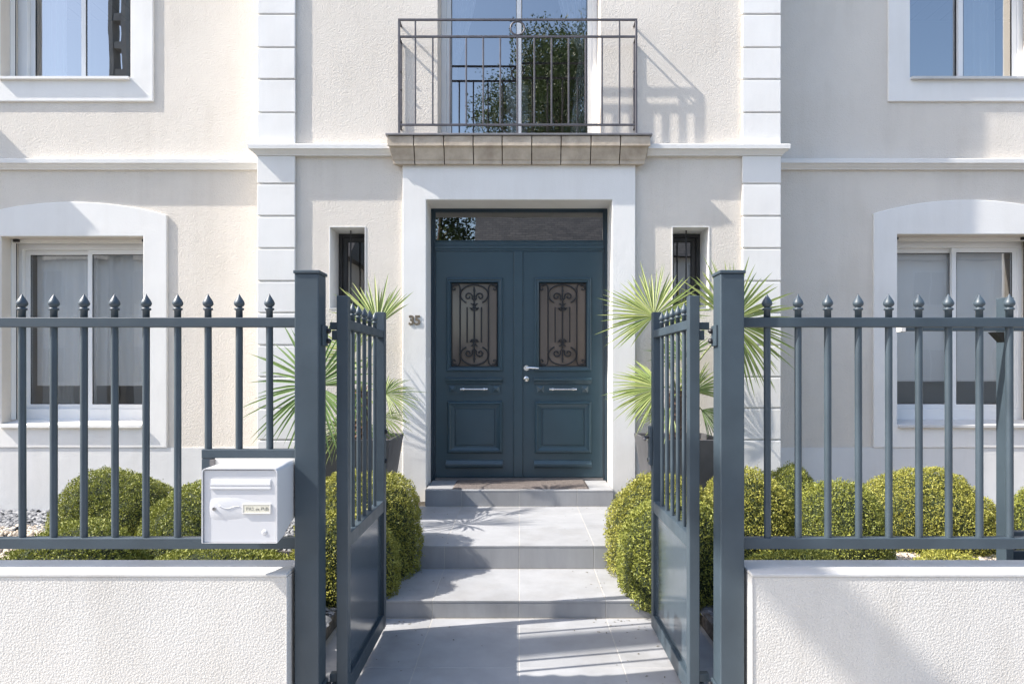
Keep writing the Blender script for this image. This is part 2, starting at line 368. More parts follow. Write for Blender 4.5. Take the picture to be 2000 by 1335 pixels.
# string courses
def course(name, xl, xr, yf, yb, prof, ends):
    mb = MB(); lp = []
    for p, z in prof:
        l = []
        l.append((xl-(p if ends[0] else 0), yb, z)); l.append((xl-(p if ends[0] else 0), yf-p, z))
        l.append((xr+(p if ends[1] else 0), yf-p, z)); l.append((xr+(p if ends[1] else 0), yb, z)); lp.append(l)
    mb.loops(lp, closed=False)
    n = 4; m = len(prof); 
    mb.add([l[0] for l in lp], [tuple(range(m))]); mb.add([l[3] for l in lp], [tuple(range(m-1,-1,-1))])
    return mb.build(name, trim, house)
prof = [(-.03,3.352),(.008,3.352),(.012,3.362),(.022,3.370),(.034,3.384),(.040,3.396),(.058,3.398),(.060,3.434),(.052,3.440),(-.03,3.452)]
course('string_course', -2.347, -1.145, YP, YC-.002, prof, (1,0)); course('string_course', 1.145, 2.347, YP, YC-.002, prof, (0,1))
prof2 = [(-.002,3.352),(.026,3.352),(.030,3.362),(.042,3.370),(.056,3.384),(.060,3.396),(.078,3.398),(.080,3.434),(.072,3.440),(-.002,3.452)]
course('string_course', -HX, -2.349, YS, YS+.01, prof2, (0,0)); course('string_course', 2.349, HX, YS, YS+.01, prof2, (0,0))

# plaster surrounds
def surround(name, inner, outer, y0, y1, parent):
    """inner / outer: equal-length closed point lists (x, z)"""
    mb = MB(); n = len(inner)
    I0 = [(x,y0,z) for x,z in inner]; O0 = [(x,y0,z) for x,z in outer]; I1 = [(x,y1,z) for x,z in inner]; O1 = [(x,y1,z) for x,z in outer]
    mb.loops([I1, I0, O0, O1])
    return bev(mb.build(name, trim, parent), .006, 2)
def arch_surround(h, mx, zb, zc, za, parent):
    x0, x1, z0, z1 = h; N = 16
    o0, o1 = x0-mx, x1+mx; cx = (o0+o1)/2; hw = (o1-o0)/2
    topi = [(x0+(x1-x0)*k/N, z1) for k in range(N+1)]
    topo = [(o0+(o1-o0)*k/N, zc+(za-zc)*(1-((o0+(o1-o0)*k/N-cx)/hw)**2)) for k in range(N+1)]
    inner = [(x1,z0),(x0,z0)] + topi; outer = [(o1,zb),(o0,zb)] + topo
    return surround('window_surround', inner, outer, YS-.021, YS-.0004, parent)
def rect_surround(h, m, zb, zt, yf, yb, parent, name='window_surround'):
    x0, x1, z0, z1 = h
    return surround(name, [(x0,z0),(x0,z1),(x1,z1),(x1,z0)], [(x0-m,zb),(x0-m,zt),(x1+m,zt),(x1+m,zb)], yf, yb, parent)
# door surround: legs stand on the landing, head runs up under the balcony
ds = MB(); 
pi = [(-.832,Z2l+.001),(-.832,2.955),(.832,2.955),(.832,Z2l+.001)]; po = [(-1.043,Z2l+.001),(-1.043,3.27),(1.040,3.27),(1.040,Z2l+.001)]
I0 = [(x,5.952,z) for x,z in pi]; O0 = [(x,5.952,z) for x,z in po]; I1 = [(x,6.31,z) for x,z in pi]; O1 = [(x,YC+.002,z) for x,z in po]
ds.loops([I1,I0,O0,O1], closed=False); bev(ds.build('door_surround', trim, house), .006, 2)

# sliding / casement windows
def window_unit(name, h, yf, fw, ft, fb, mull, gl, split=True, parent=house, mat=alu, sash=.045):
    wd = part_root(name, ((h[0]+h[1])/2, yf, h[2]), parent)
    x0, x1, z0, z1 = h[0]+.0012, h[1]-.0012, h[2]+.0012, h[3]-.0012
    a, b, c, d = x0+fw-sash, x1-fw+sash, z0+fb-sash, z1-ft+sash
    fr = MB(); lo = [(x0,z0),(x1,z0),(x1,z1),(x0,z1)]; li = [(a,c),(b,c),(b,d),(a,d)]
    fr.loops([[(x,yf+.09,z) for x,z in lo],[(x,yf,z) for x,z in lo],[(x,yf,z) for x,z in li],[(x,yf+.09,z) for x,z in li]]); bev(fr.build('frame', mat, wd), .003, 1)
    cx = (x0+x1)/2+mull
    spans = ((a, cx+.024, yf+.046), (cx-.024, b, yf+.012)) if split else ((a, b, yf+.02),)
    for s0, s1, y in spans:
        sm = MB(); so_ = [(s0,c),(s1,c),(s1,d),(s0,d)]; e = sash if split else sash
        si = [(s0+e,c+e),(s1-e,c+e),(s1-e,d-e),(s0+e,d-e)]
        sm.loops([[(x,y+.03,z) for x,z in so_],[(x,y,z) for x,z in so_],[(x,y,z) for x,z in si],[(x,y+.03,z) for x,z in si]])
        bev(sm.build('sash', mat, wd), .003, 1)
        gk = MB().ring(s0+e, s1-e, c+e, d-e, [(0,-.006),(.007,-.007)], y); gk.build('gasket', gasket, wd)
        MB().add([(s0+e,y+.012,c+e),(s1-e,y+.012,c+e),(s1-e,y+.012,d-e),(s0+e,y+.012,d-e)],[(0,1,2,3)]).build('pane', gl, wd)
    return wd
def sill(h, wd, yf, mat=trim):
    x0, x1, z0, _ = h
    MB().prism_x([(YS-.055,z0-.028),(YS-.055,z0-.004),(yf+.004,z0+.034),(yf+.004,z0-.028)], x0+.004, x1-.004).build('sill', mat, wd)
YW = 6.60
for h, fw, ft, fb, gl in ((LLw,.083,.13,.18,glass),(RLw,.083,.13,.18,glass),(LUw,.14,.13,.075,glassup),(RUw,.10,.13,.075,glassup)):
    wd = window_unit('window', h, YW, fw, ft, fb, .02, gl)
    sill(h, wd, YW, mat=trim if h in (LLw, LUw) else coping)
    up = h in (LUw, RUw)
    # shutter guide rails in the reveal and the slot of the roller shutter
    for xa, xb in ((h[0]+.001,h[0]+.012),(h[1]-.012,h[1]-.001)):
        MB().box(xa, xb, YW-.10, YW-.045, h[2]+.035, h[3]-.001).build('shutter_guide', alu, wd)
        MB().box(xa, xb, YW-.040, YW-.032, h[2]+.035, h[3]-.001).build('guide_slot', gasket, wd)
    MB().box(h[0]+.014, h[1]-.014, YW-.085, YW-.05, h[3]-.035, h[3]-.002).build('shutter_bar', mailbM, wd)
    for xa in (h[0]+.03, h[1]-.08): MB().box(xa, xa+.05, YW-.11, YW-.087, h[3]-.028, h[3]-.004).build('shutter_stop', gasket, wd)
    if up: rect_surround(h, .215 if h is LUw else .207, 4.005, h[3]+.2, YS-.021, YS-.0004, wd)
    else: arch_surround(h, .225, .6935, 2.92 if h is LLw else 2.935, 3.045 if h is LLw else 3.065, wd)
# French window on the balcony
fw_ = window_unit('french_window', FRW, 6.262, .09, .1, .07, 0, glassfr)
# slit windows beside the door
for h in (SWl, SWr):
    wd = window_unit('slit_window', h, 6.275, .075, .07, .08, 0, glasstr, split=False, mat=aluD, sash=.04)
    MB().lathe([(.007,0),(.007,h[3]-h[2])], ((h[0]+h[1])/2-.005, 6.13, h[2]), 8).build('security_bar', grilleM, wd)
    x0, x1, z0, z1 = h; e = .006
    fr = MB(); lo = [(x0-e,z0-e),(x1+e,z0-e),(x1+e,z1+e),(x0-e,z1+e)]; li = [(x0+.001,z0+.001),(x1-.001,z0+.001),(x1-.001,z1-.001),(x0+.001,z1-.001)]
    fr.loops([[(x,YC+.001,z) for x,z in lo],[(x,YC-.004,z) for x,z in lo],[(x,YC-.004,z) for x,z in li],[(x,6.274,z) for x,z in li]]); fr.build('plaster_reveal', trim, wd)

# ------------------------------------------------------------------ front door
YD = 6.28
door = part_root('front_door', (0, YD, Z3l), house)
fo = (-.831,.831,Z3l+.001,2.954)
fm = MB(); lo = [(-.831,Z3l),(-.831,2.9535),(.831,2.9535),(.831,Z3l)]; li = [(-.792,Z3l),(-.792,2.925),(.792,2.925),(.792,Z3l)]
for (po_, yo) in ((lo, 0),):
    fm.loops([[(x,YD+.06,z) for x,z in lo],[(x,YD-.012,z) for x,z in lo],[(x*.976,YD-.012,2.9535-(2.9535-z)*1 if z < 1 else z-.012) for x,z in lo],[(x*.972,YD+.004,z if z < 1 else z-.016) for x,z in lo],[(x,YD+.004,z) for x,z in li],[(x,YD+.06,z) for x,z in li]], closed=False)
fm.build('door_frame', doordark, door)
# transom light and its bar
MB().add([(-.79,YD+.02,2.66),(.79,YD+.02,2.66),(.79,YD+.02,2.924),(-.79,YD+.02,2.924)],[(0,1,2,3)]).build('transom_pane', glasstr, door)
MB().prism_x([(YD+.05,2.556),(YD-.006,2.556),(YD-.006,2.572),(YD-.014,2.576),(YD-.014,2.605),(YD-.002,2.612),(YD-.002,2.640),(YD+.010,2.66),(YD+.05,2.66)], -.791, .791).build('transom_bar', doorM, door)
SILLT = .425
def leaf_door(sx):
    x0, x1 = (-.789,-.052) if sx < 0 else (.035,.789)
    gx0, gx1 = (-.639,-.206) if sx < 0 else (.191,.631)         # glass
    gz0, gz1 = Z(715.5,YD), Z(552.5,YD)
    lf = wall_holes(MB(), x0, x1, SILLT, 2.553, YD, YD+.045, [(gx0-.004,gx1+.004,gz0-.004,gz1+.004)]).build('door_leaf', doorM, door)
    ox0, ox1, oz0, oz1 = gx0-.049, gx1+.052, Z(725,YD), Z(542,YD)
    MB().ring(ox0, ox1, oz0, oz1, [(0,-.001),(0,.010),(.006,.018),(.016,.020),(.020,.012),(.032,.008),(.040,.012),(.046,.002),(.050,-.012)], YD).build('glazing_moulding', doorM, door)
    MB().add([(gx0-.006,YD+.018,gz0-.006),(gx1+.006,YD+.018,gz0-.006),(gx1+.006,YD+.018,gz1+.006),(gx0-.006,YD+.018,gz1+.006)],[(0,1,2,3)]).build('obscured_pane', glassdk, door)
    # wrought grille drawn in a 307 x 560 unit cell (measured on the photograph)
    W, H = gx1-gx0, gz1-gz0
    def q(u, v): return (gx0+(u-75)/307*W, YD+.004, gz1-(v-75)/560*H)
    gm = MB(); GK = 1.22; rr = .0058
    gm.tube([q(76,76),q(381,76),q(381,634),q(76,634)], .0065, 4, closed=True)
    C = 227
    def arc(cx, cy, rx, ry, a0, a1, n=18): return [(cx+rx*math.cos(R(a0+(a1-a0)*k/n)), cy+ry*math.sin(R(a0+(a1-a0)*k/n))) for k in range(n+1)]
    def spiral(cx, cy, r0, r1, a0, a1, n=18): return [(cx+(r0+(r1-r0)*k/n)*math.cos(R(a0+(a1-a0)*k/n)), cy+(r0+(r1-r0)*k/n)*math.sin(R(a0+(a1-a0)*k/n))) for k in range(n+1)]
    def line(pts, r=rr): gm.tube([q(*p) for p in pts], r*GK, 5)
    line([(C,100),(C,608)], .0062)
    for m in (0, 1):
        fl = (lambda p: p) if m == 0 else (lambda p: (p[0], 710-p[1]))
        line([fl(p) for p in arc(C,152,93,66,55,-235,30)])                                   # big ring, open below
        for s in (-1, 1):
            mir = lambda p, s=s: fl((C+s*(p[0]-C), p[1]))
            line([mir(p) for p in [(C,190)]+spiral(266,165,28,7,150,560,24)], .0055)           # fleur volutes
            line([mir(p) for p in spiral(250,236,24,5,-90,-330,14)], .005)                      # small inner scroll
            line([mir(p) for p in [(C,232)]+spiral(241,246,14,4,200,-80,12)], .005)
            line([mir(p) for p in arc(348,112,26,32,-180,0,12)+spiral(362,112,12,4,0,230,10)], .005)  # corner crook
            line([mir(p) for p in [(345,90),(380,90)]], .0045)
        for (u, v) in ((C,190),(C,215)): gm.lathe([(.001,-.007),(.011,-.004),(.011,.004),(.001,.007)], Vector(q(*fl((u,v)))), 8, 'z')
        d0 = fl((C,125)); gm.loops([[Vector(q(*d0))+Vector((a*.012,b*.006,0)) for a,b in ((-1,0),(0,-1),(1,0),(0,1))],[Vector(q(*d0))+Vector((a*.001,b*.001,.036)) for a,b in ((-1,0),(0,-1),(1,0),(0,1))]], cap0=True)
        gm.loops([[Vector(q(*d0))+Vector((a*.012,b*.006,0)) for a,b in ((-1,0),(0,1),(1,0),(0,-1))],[Vector(q(*d0))+Vector((a*.001,b*.001,-.032)) for a,b in ((-1,0),(0,1),(1,0),(0,-1))]], cap0=True)
    for s in (-1, 1):
        line([(C+s*95,112),(C+s*95,598)], .0058)
        line([(C+s*48,236),(C+s*48,474)], .0055)
        for v in (165,552): gm.lathe([(.0085,-.006),(.0085,.006)], Vector(q(C+s*95,v)), 8, 'z')
    gm.build('grille', grilleM, door, auto=True)
    # shelf moulding with pyramid blocks and the pull bar
    bx0, bx1 = gx0-.052, gx1+.05
    def pz(y): return Z(y, YD)
    MB().prism_x([(YD+.001,pz(749.5)),(YD-.010,pz(749.5)),(YD-.018,pz(746)),(YD-.034,pz(742.5)),(YD-.036,pz(739.5)),(YD-.026,pz(737.6)),(YD+.001,pz(737.3))], bx0, bx1).build('shelf_moulding', doorM, door)
    MB().box(bx0+.02, bx1-.02, YD-.012, YD+.001, pz(767.5), pz(751.5)).build('pull_plate', doorM, door)
    for cx in (bx0+.062, bx1-.062):
        zc = (pz(767.5)+pz(751.5))/2; e = .031
        MB().add([(cx-e,YD-.0125,zc-e),(cx+e,YD-.0125,zc-e),(cx+e,YD-.0125,zc+e),(cx-e,YD-.0125,zc+e),(cx,YD-.034,zc)],[(0,1,4),(1,2,4),(2,3,4),(3,0,4)]).build('pyramid_block', doorM, door)
    hx = (bx0+bx1)/2; zc = pz(759.5)
    pull = MB().lathe([(.0085,-.10),(.0085,.10)], (hx,YD-.052,zc), 10, 'x')
    for s in (-1, 1):
        pull.lathe([(.012,s*.085),(.0155,s*.088),(.0155,s*.106),(.010,s*.109),(.012,s*.128),(.009,s*.130)] if s > 0 else [(.009,-.130),(.012,-.128),(.010,-.109),(.0155,-.106),(.0155,-.088),(.012,-.085)], (hx,YD-.052,zc), 10, 'x')
        pull.lathe([(.008,-.045),(.008,-.012)], (hx+s*.096,YD,zc), 8, 'y')
    pull.build('pull_bar', chrome, door, auto=True)
    # lower raised panel
    px0, px1, pz0, pz1 = gx0-.036, gx1+.05, pz(884), pz(783)
    if sx > 0: px0 = gx0-.045
    MB().ring(px0, px1, pz0, pz1, [(0,-.001),(0,.012),(.010,.026),(.022,.028),(.030,.018),(.050,.010),(.062,.008),(.064,.003),(.076,.003),(.080,.010),(.086,.010)], YD, cap=True).build('raised_panel', doorM, door)
    MB().prism_x([(YD+.001,pz(913)),(YD-.014,pz(913)),(YD-.030,pz(909)),(YD-.032,pz(905)),(YD-.018,pz(901)),(YD-.012,pz(898)),(YD+.001,pz(897.5))], bx0, bx1).build('kick_moulding', doorM, door)
leaf_door(-1); leaf_door(1)
bev(BX('meeting_stile', (-.0505,.0335,YD-.012,YD+.045,SILLT,2.553), doorM, door), .004)
BX('threshold_bar', (-.79,.79,YD-.015,YD+.05,Z3l+.001,Z3l+.022), zinc, door)
hd = MB(); hx, hz = at(1028,718.5,YD)
hd.lathe([(.025,-.010),(.025,0)], (hx,YD-.0122,hz), 16, 'y'); hd.lathe([(.010,-.05),(.010,-.010)], (hx,YD-.012,hz), 10, 'y')
hd.tube([(hx-.002,YD-.060,hz),(hx+.03,YD-.062,hz+.004),(hx+.075,YD-.060,hz+.002),(hx+.115,YD-.056,hz-.001)], [.009,.0095,.010,.007], 8)
hd.build('door_handle', chrome, door, auto=True)
MB().lathe([(.020,-.012),(.024,-.009),(.024,0)], (hx,YD-.0122,Z(739.5,YD)), 16, 'y').lathe([(.008,-.016),(.008,-.010)], (hx,YD-.012,Z(739.5,YD)), 10, 'y').build('lock_cylinder', chrome, door, auto=True)

# house number and bell push
def digit(ch, cx, cz, h, y):
    c = bpy.data.curves.new('digit_curve', 'FONT'); c.body = ch; c.size = h*1.42; c.extrude = .003; c.offset = .0035; c.align_x = 'CENTER'; c.resolution_u = 3
    t = bpy.data.objects.new('digit_tmp', c); COL.objects.link(t); dg = bpy.context.evaluated_depsgraph_get()
    me = bpy.data.meshes.new_from_object(t.evaluated_get(dg)); bpy.data.objects.remove(t); me.materials.append(bronze)
    o = inst(me, 'house_digit', (cx, y, cz), house, rot=(R(90),0,0)); return o
for ch, px in (('3',803.4),('5',815.3)): digit(ch, *[X(px,5.94), Z(633.5,5.94)], .082, 5.9475)
bev(BX('bell_push', (-.8315,-.822,6.12,6.17,Z(713,6.15),Z(698,6.15)), alu, house), .003)

# ------------------------------------------------------------------ balcony: stone corbel blocks, flashing, iron railing
bal = part_root('balcony', (0, YC, 3.25), house)
YB = 5.853
cz = lambda y: Z(y, 5.87)
bxs = [-1.155] + [X(700+.35*u, YB) for u in (308,476,640,802,968,1132,1299,1463)] + [1.150]
for i, (a, b) in enumerate(zip(bxs[:-1], bxs[1:])):
    a += .004 if i else 0; b -= .004 if i < 8 else 0
    yo = random.uniform(-.0015,.0015)
    pf = [(YC-.003,3.262),(5.915,3.262),(5.915,3.295),(5.908,3.300),(5.898,3.330),(5.885,3.362),(5.874,3.392),(5.868,3.402),(5.851,3.403),(5.851,3.4915),(YC-.003,3.4915)]
    taper = lambda y: (5.861-y)*.6
    lA = [(a+(-taper(y) if i == 0 else 0), y+yo, z) for y, z in pf]; lB = [(b-(-taper(y) if i == 8 else 0), y+yo, z) for y, z in pf]
    mb = MB().loops([lA, lB], cap0=True, cap1=True); bev(mb.build('corbel_stone', stone, bal), .003, 1)
MB().box(-1.07,1.07,5.925,YC-.004,3.27,3.488).build('corbel_core', soil, bal)
bev(BX('flashing', (-1.175,1.170,5.838,YC-.002,3.494,3.512), zinc, bal), .003)
YR = 5.872; s_ = F/YR
rz = lambda y: Z(y, YR); rx = lambda u: X(700+.35*u, YR)
rail = part_root('railing', (0, YR, 3.512), bal) if False else bal
xl, xr = X(779.5,YR), X(1242.5,YR); t = .009
def bar(name, x0, x1, y0, y1, z0, z1): return bev(BX(name, (x0,x1,y0,y1,z0,z1), ironM, bal), .002, 1)
for py, nm in ((39,'top_rail'),(72,'middle_rail'),(244,'bottom_rail')):
    z = rz(py); bar(nm, xl-.010, xr+.010, YR-.008, YR+.008, z-.009, z+.009)
    for x in (xl, xr): bar('side_rail', x-.008, x+.008, YR+.0085, YC-.001, z-.0085, z+.0085)
for x in (xl, xr):
    bar('corner_post', x-.0095, x+.0095, YR-.0095, YR+.0075, 3.512, rz(39)-.0092)
    bar('wall_post', x-.008, x+.008, YC-.022, YC-.008, rz(244)+.0088, rz(72)-.0088)
    for py in (130,165,230): MB().lathe([(.009,-.034),(.012,-.028),(.012,-.0222)], (x,YC,rz(py)), 8, 'y').build('fixing_bolt', ironM, bal)
for u in (318,1457): bar('baluster', rx(u)-.007, rx(u)+.007, YR-.007, YR+.007, rz(72)+.0092, rz(39)-.0092)
for u in (318,415,512,602,697,792,888,982,1078,1173,1268,1360,1457):
    bar('baluster', rx(u)-.007, rx(u)+.007, YR-.007, YR+.007, rz(244)+.0092, rz(72)-.0092)
bar('centre_foot', rx(888)-.008, rx(888)+.008, YR-.008, YR+.008, 3.512, rz(244)-.0092)
rc = (rx(888), YR, (rz(39)+rz(72))/2); rr_ = .061
MB().tube([(rc[0]+rr_*math.cos(2*math.pi*k/28), YR, rc[2]+rr_*math.sin(2*math.pi*k/28)) for k in range(28)], .0085, 6, closed=True).build('ring_ornament', ironM, bal, smooth=True)

# ------------------------------------------------------------------ curtains and blinds behind the panes
def drape(name, edge, z0, z1, y, mat, label, cat, waves=9, amp=.02):
    """edge(t): (x0, x1) for t from top (0) to bottom (1)"""
    nv, nu = 22, waves*6; vs = []; fs = []
    for j in range(nv+1):
        tt = j/nv; a, b = edge(tt); zz = z1+(z0-z1)*tt
        for i in range(nu+1):
            u = i/nu; vs.append((a+(b-a)*u, y+amp*math.sin(u*waves*2*math.pi)*(.6+.4*math.sin(tt*3)), zz))
    for j in range(nv):
        for i in range(nu): k = j*(nu+1)+i; fs.append((k,k+1,k+nu+2,k+nu+1))
    return tag(MB().add(vs, fs).build(name, mat, None, smooth=True), label, cat)
def lerp(pts, t):
    for (t0,a),(t1,b) in zip(pts[:-1], pts[1:]):
        if t <= t1: return a+(b-a)*(t-t0)/(t1-t0)
    return pts[-1][1]
drape('curtain', lambda t: (-.65, lerp([(0,-.30),(.35,-.45),(.6,-.60),(1,-.58)],t)), 3.48, 5.55, 6.42, sheer, 'sheer white curtain tied back on the left inside the balcony window', 'curtain', 6)
drape('curtain', lambda t: (lerp([(0,.22),(.35,.42),(.52,.585),(.6,.55),(1,.47)],t), .645), 3.48, 5.55, 6.42, sheer, 'sheer white curtain tied back on the right inside the balcony window', 'curtain', 6)
drape('curtain', lambda t: (-4.95,-4.62), 3.5, 5.7, 6.80, sheer, 'white curtain at the left side of the upper left window', 'curtain', 5)
drape('curtain', lambda t: (4.50,4.86), 3.5, 5.7, 6.80, sheer, 'white curtain at the right side of the upper right window', 'curtain', 5)
drape('curtain', lambda t: (lerp([(0,-4.93),(1,-4.93)],t), lerp([(0,-4.70),(.7,-4.72),(1,-4.62)],t)), .5, 2.65, 7.05, sheer, 'white curtain hanging at the left of the lower left window', 'curtain', 5)
drape('net_curtain', lambda t: (LLw[0]+.09, LLw[1]-.06), Z(753,6.72), LLw[3]+.04, 6.735, blindM, 'pale net curtain with soft folds across the lower left window', 'curtain', 11, .012)
for h, zb, lab in ((RLw,Z(741,6.74),'pale roller blind drawn most of the way down in the lower right window'),):
    b = thing('roller_blind', ((h[0]+h[1])/2, 6.70, zb), lab, 'blind')
    BX('blind_fabric', (h[0]+.10, h[1]-.10, 6.699, 6.701, zb, h[3]+.05), blindM, b)
    BX('bottom_bar', (h[0]+.10, h[1]-.10, 6.694, 6.706, zb-.016, zb), alu, b)
sheetm = MB()
pts = []
for k in range(25):
    a = math.pi*(1.12+.76*k/24)
    pts.append((.0+.115*math.cos(a)-.02, 6.52+.09*math.sin(a)))
sheetm.loops([[(x,y,3.46) for x,y in pts],[(x*.96,y,3.75) for x,y in pts],[(x*1.02,y,4.20) for x,y in pts]], closed=False)
tag(sheetm.build('rolled_sheet', mailM, None, smooth=True), 'pale glossy rolled sheet standing behind the middle of the balcony window', 'sheet')

# ------------------------------------------------------------------ street wall and railings
YF0 = 2.66; WT = .611
def low_wall(x0, x1, endx, label):
    t_ = thing('low_wall', ((x0+x1)/2, 2.76, -.04), label, 'wall', 'low walls on either side of the gate')
    s = 1 if endx == x1 else -1
    a, b = (x0, x1-.004) if s > 0 else (x0+.004, x1)
    BX('roughcast_body', (a, b, YF0+.004, 2.860, -.3, WT-.014), lowwall, t_)
    bev(BX('coping', (x0, x1, YF0, 2.863, WT-.0135, WT), coping, t_), .004)
    e0, e1 = (x1-.0035, x1) if s > 0 else (x0, x0+.0035)
    BX('rendered_end', (e0, e1, YF0+.001, 2.862, -.3, WT-.0145), coping, t_)
low_wall(-9, -.929, -.929, 'low white roughcast wall under the mailbox, left of the gate')
low_wall(.931, 9, .931, 'low white roughcast wall right of the gate, with no mailbox above it')

YFC = 2.76
fin_prof = [(.0135,-.002),(.0135,.030),(.0185,.032),(.0195,.036),(.0175,.040),(.0105,.042),(.0125,.045),(.019,.051),(.0215,.057),(.0205,.064),(.0168,.072),(.0112,.081),(.0060,.089),(.0026,.095),(.0005,.100)]
finial_me = MB().lathe(fin_prof, (0,0,0), 16).mesh('finial', steel, True, False)[0]
barcache = {}
def bar_mesh(h, r=.0142):
    k = (round(h,4), r)
    if k not in barcache:
        me = MB().lathe([(r,0),(r,h)], (0,0,0), 16).mesh('bar', steel, True, False)[0]
        try: me.set_sharp_from_angle(angle=R(40))
        except Exception: pass
        barcache[k] = me
    return barcache[k]
ZR1, ZR0 = 1.642, 1.602            # top rail
ZB1, ZB0 = .7335, .6885            # bottom rail
def picket(x, y, z0, parent, r=.0142, k=1.0):
    b = inst(bar_mesh(ZR1-z0, r), 'bar', (x, y, z0), parent, rot=(R(random.uniform(-.1,.1)), R(random.uniform(-.12,.12)), random.random()*6))
    inst(finial_me, 'finial', (x, y, ZR1), b, rot=(0,0,random.random()*6), scale=(k,k,.5+.5*k))
    return b
def fence(name, x0, x1, bars, label, gap=None):
    t_ = thing(name, ((x0+x1)/2, YFC, ZB0), label, 'fence', 'railings on the low walls')
    bev(BX('top_rail', (x0, x1, YFC-.02, YFC+.02, ZR0, ZR1), steel, t_), .003)
    bev(BX('bottom_rail', (x0, x1, YFC-.02, YFC+.02, ZB0, ZB1), steel, t_), .003)
    for x in bars: picket(x, YFC, (gap[1] if gap and gap[0] < x else ZB1)-.002, t_)
    return t_
lb = [X(p, YFC) for p in (44,105,164,225,285,347,407,467,527)]; rb = [X(p, YFC) for p in (1499,1559,1617,1677,1736,1795,1853,1913,1972)]
lb = [lb[0]-.128*k for k in range(24,0,-1)]+lb; rb = rb+[rb[-1]+.126*k for k in range(1,25)]
mfz1, mfz0 = Z(877,2.74), Z(895,2.74)
fl_ = fence('railing_fence', -5.2, -.9155, lb, 'blue-grey picket railing with the white mailbox fixed in it', gap=(X(398,YFC), mfz1))
bev(BX('mailbox_frame_top', (X(393,2.74), -.9155, YFC-.02, YFC+.02, mfz0, mfz1), steel, fl_), .003)
bev(BX('mailbox_frame_side', (X(393,2.74), X(393,2.74)+.04, YFC-.019, YFC+.019, ZB1+.0005, mfz0-.0005), steel, fl_), .003)
fence('railing_fence', .9175, 5.2, rb, 'blue-grey picket railing on the wall right of the gate')
for x in (-5.14, 5.14): MB().box(x-.05,x+.05,2.71,2.815,WT+.001,1.84).build('fence_end_post', steel, fl_ if x < 0 else bpy.data.objects['railing_fence.001'])

def gate_post(x0, x1, label):
    t_ = thing('gate_post', ((x0+x1)/2, 2.762, -.04), label, 'post', 'posts of the gate')
    y0, y1 = 2.71, 2.815; top = Z(534, 2.71)
    bev(BX('shaft', (x0, x1, y0, y1, -.2, top), steel, t_), .004, 3)
    bev(BX('cap', (x0-.005, x1+.005, y0-.005, y1+.006, top+.0005, top+.014), steel, t_), .003)
    s = 1 if x0 < 0 else -1; xi = x1 if x0 < 0 else x0
    for z0, z1 in ((Z(676,2.8), Z(636,2.8)), (.03, .13)):
        a, b = sorted((xi+s*.0005, xi+s*.010))
        bev(BX('hinge_plate', (a, b, 2.745, 2.812, z0, z1), steel, t_), .002)
        for zz in (z0+.022, z1-.022):
            MB().lathe([(.011,0),(.011,.010),(.007,.016)] if s > 0 else [(.007,-.016),(.011,-.010),(.011,0)], (xi+s*.010, 2.795, zz), 8, 'x').build('hinge_bolt', grilleM, t_)
    return t_
gate_post(-.915, -.817, 'tall blue-grey gate post beside the white mailbox')
gate_post(.8205, .9175, 'tall blue-grey gate post on the side of the gate without the mailbox')

def gate_leaf(s, label):
    """open leaf standing square to the street; s = -1 left, +1 right"""
    xa, xb = (-.775,-.727) if s < 0 else (.722,.766)
    xc = (xa+xb)/2; ya, yb = 2.822, 3.642
    t_ = thing('gate_leaf', (xc, ya, .03), label, 'gate', 'leaves of the open gate')
    zb, zt = .03, Z(577, ya)
    for y0, y1 in ((ya, ya+.052),(yb-.052, yb)): bev(BX('stile', (xa, xb, y0, y1, zb, zt), steel, t_), .003)
    y0, y1 = ya+.0525, yb-.0525
    bev(BX('top_rail', (xc-.019, xc+.019, y0, y1, ZR0, ZR1), steel, t_), .003)
    bev(BX('middle_rail', (xc-.0205, xc+.0205, y0, y1, .662, .722), steel, t_), .003)
    bev(BX('bottom_rail', (xc-.0215, xc+.0215, y0, y1, zb+.002, zb+.078), steel, t_), .003)
    BX('panel', (xc-.006, xc+.006, y0+.0005, y1-.0005, zb+.0785, .6615), steelsat, t_)
    for k in range(5): picket(xc, 2.983+.114*k+.02, .7205, t_, .0100, .77)
    o = -1 if s < 0 else 1
    for z0, z1 in ((Z(643,2.83), Z(629,2.83)), (.10, .135)):
        a, b = sorted((xa if s < 0 else xb, (-.806 if s < 0 else .8095)))
        bev(BX('hinge_arm', (a+.0005, b-.0005, 2.83, 2.862, z0, z1), steel, t_), .002)
        a, b = sorted((xa if s < 0 else xb, (xa-.022 if s < 0 else xb+.022)))
        bev(BX('hinge_block', (a+.0005, b-.0005, 2.828, 2.858, z0-.045, z0-.004), steel, t_), .002)
    if s < 0:
        for zz in (Z(843,3.6), Z(900,3.6)): MB().lathe([(.013,-.012),(.013,-.006),(.009,0)], (xb+.0122, yb-.03, zz), 10, 'x').build('keeper_stud', grilleM, t_)
    else:
        z0, z1 = Z(908,3.6), Z(832,3.6)
        bev(BX('lock_case', (xa-.018, xa-.0005, yb-.05, yb-.004, z0, z1), steel, t_), .004)
        MB().tube([(xa-.018,yb-.03,z1-.06),(xa-.05,yb-.03,z1-.06),(xa-.052,yb-.05,z1-.062),(xa-.052,yb-.10,z1-.066)], .008, 8).build('gate_handle', zinc, t_, smooth=True)
        MB().lathe([(.011,-.026),(.011,-.018)], (xa, yb-.03, z0+.03), 10, 'x').build('gate_cylinder', chrome, t_)
    return t_
gate_leaf(-1, 'open blue-grey gate leaf hinged on the post by the mailbox')
gate_leaf(1, 'open blue-grey gate leaf with the lock case and handle')

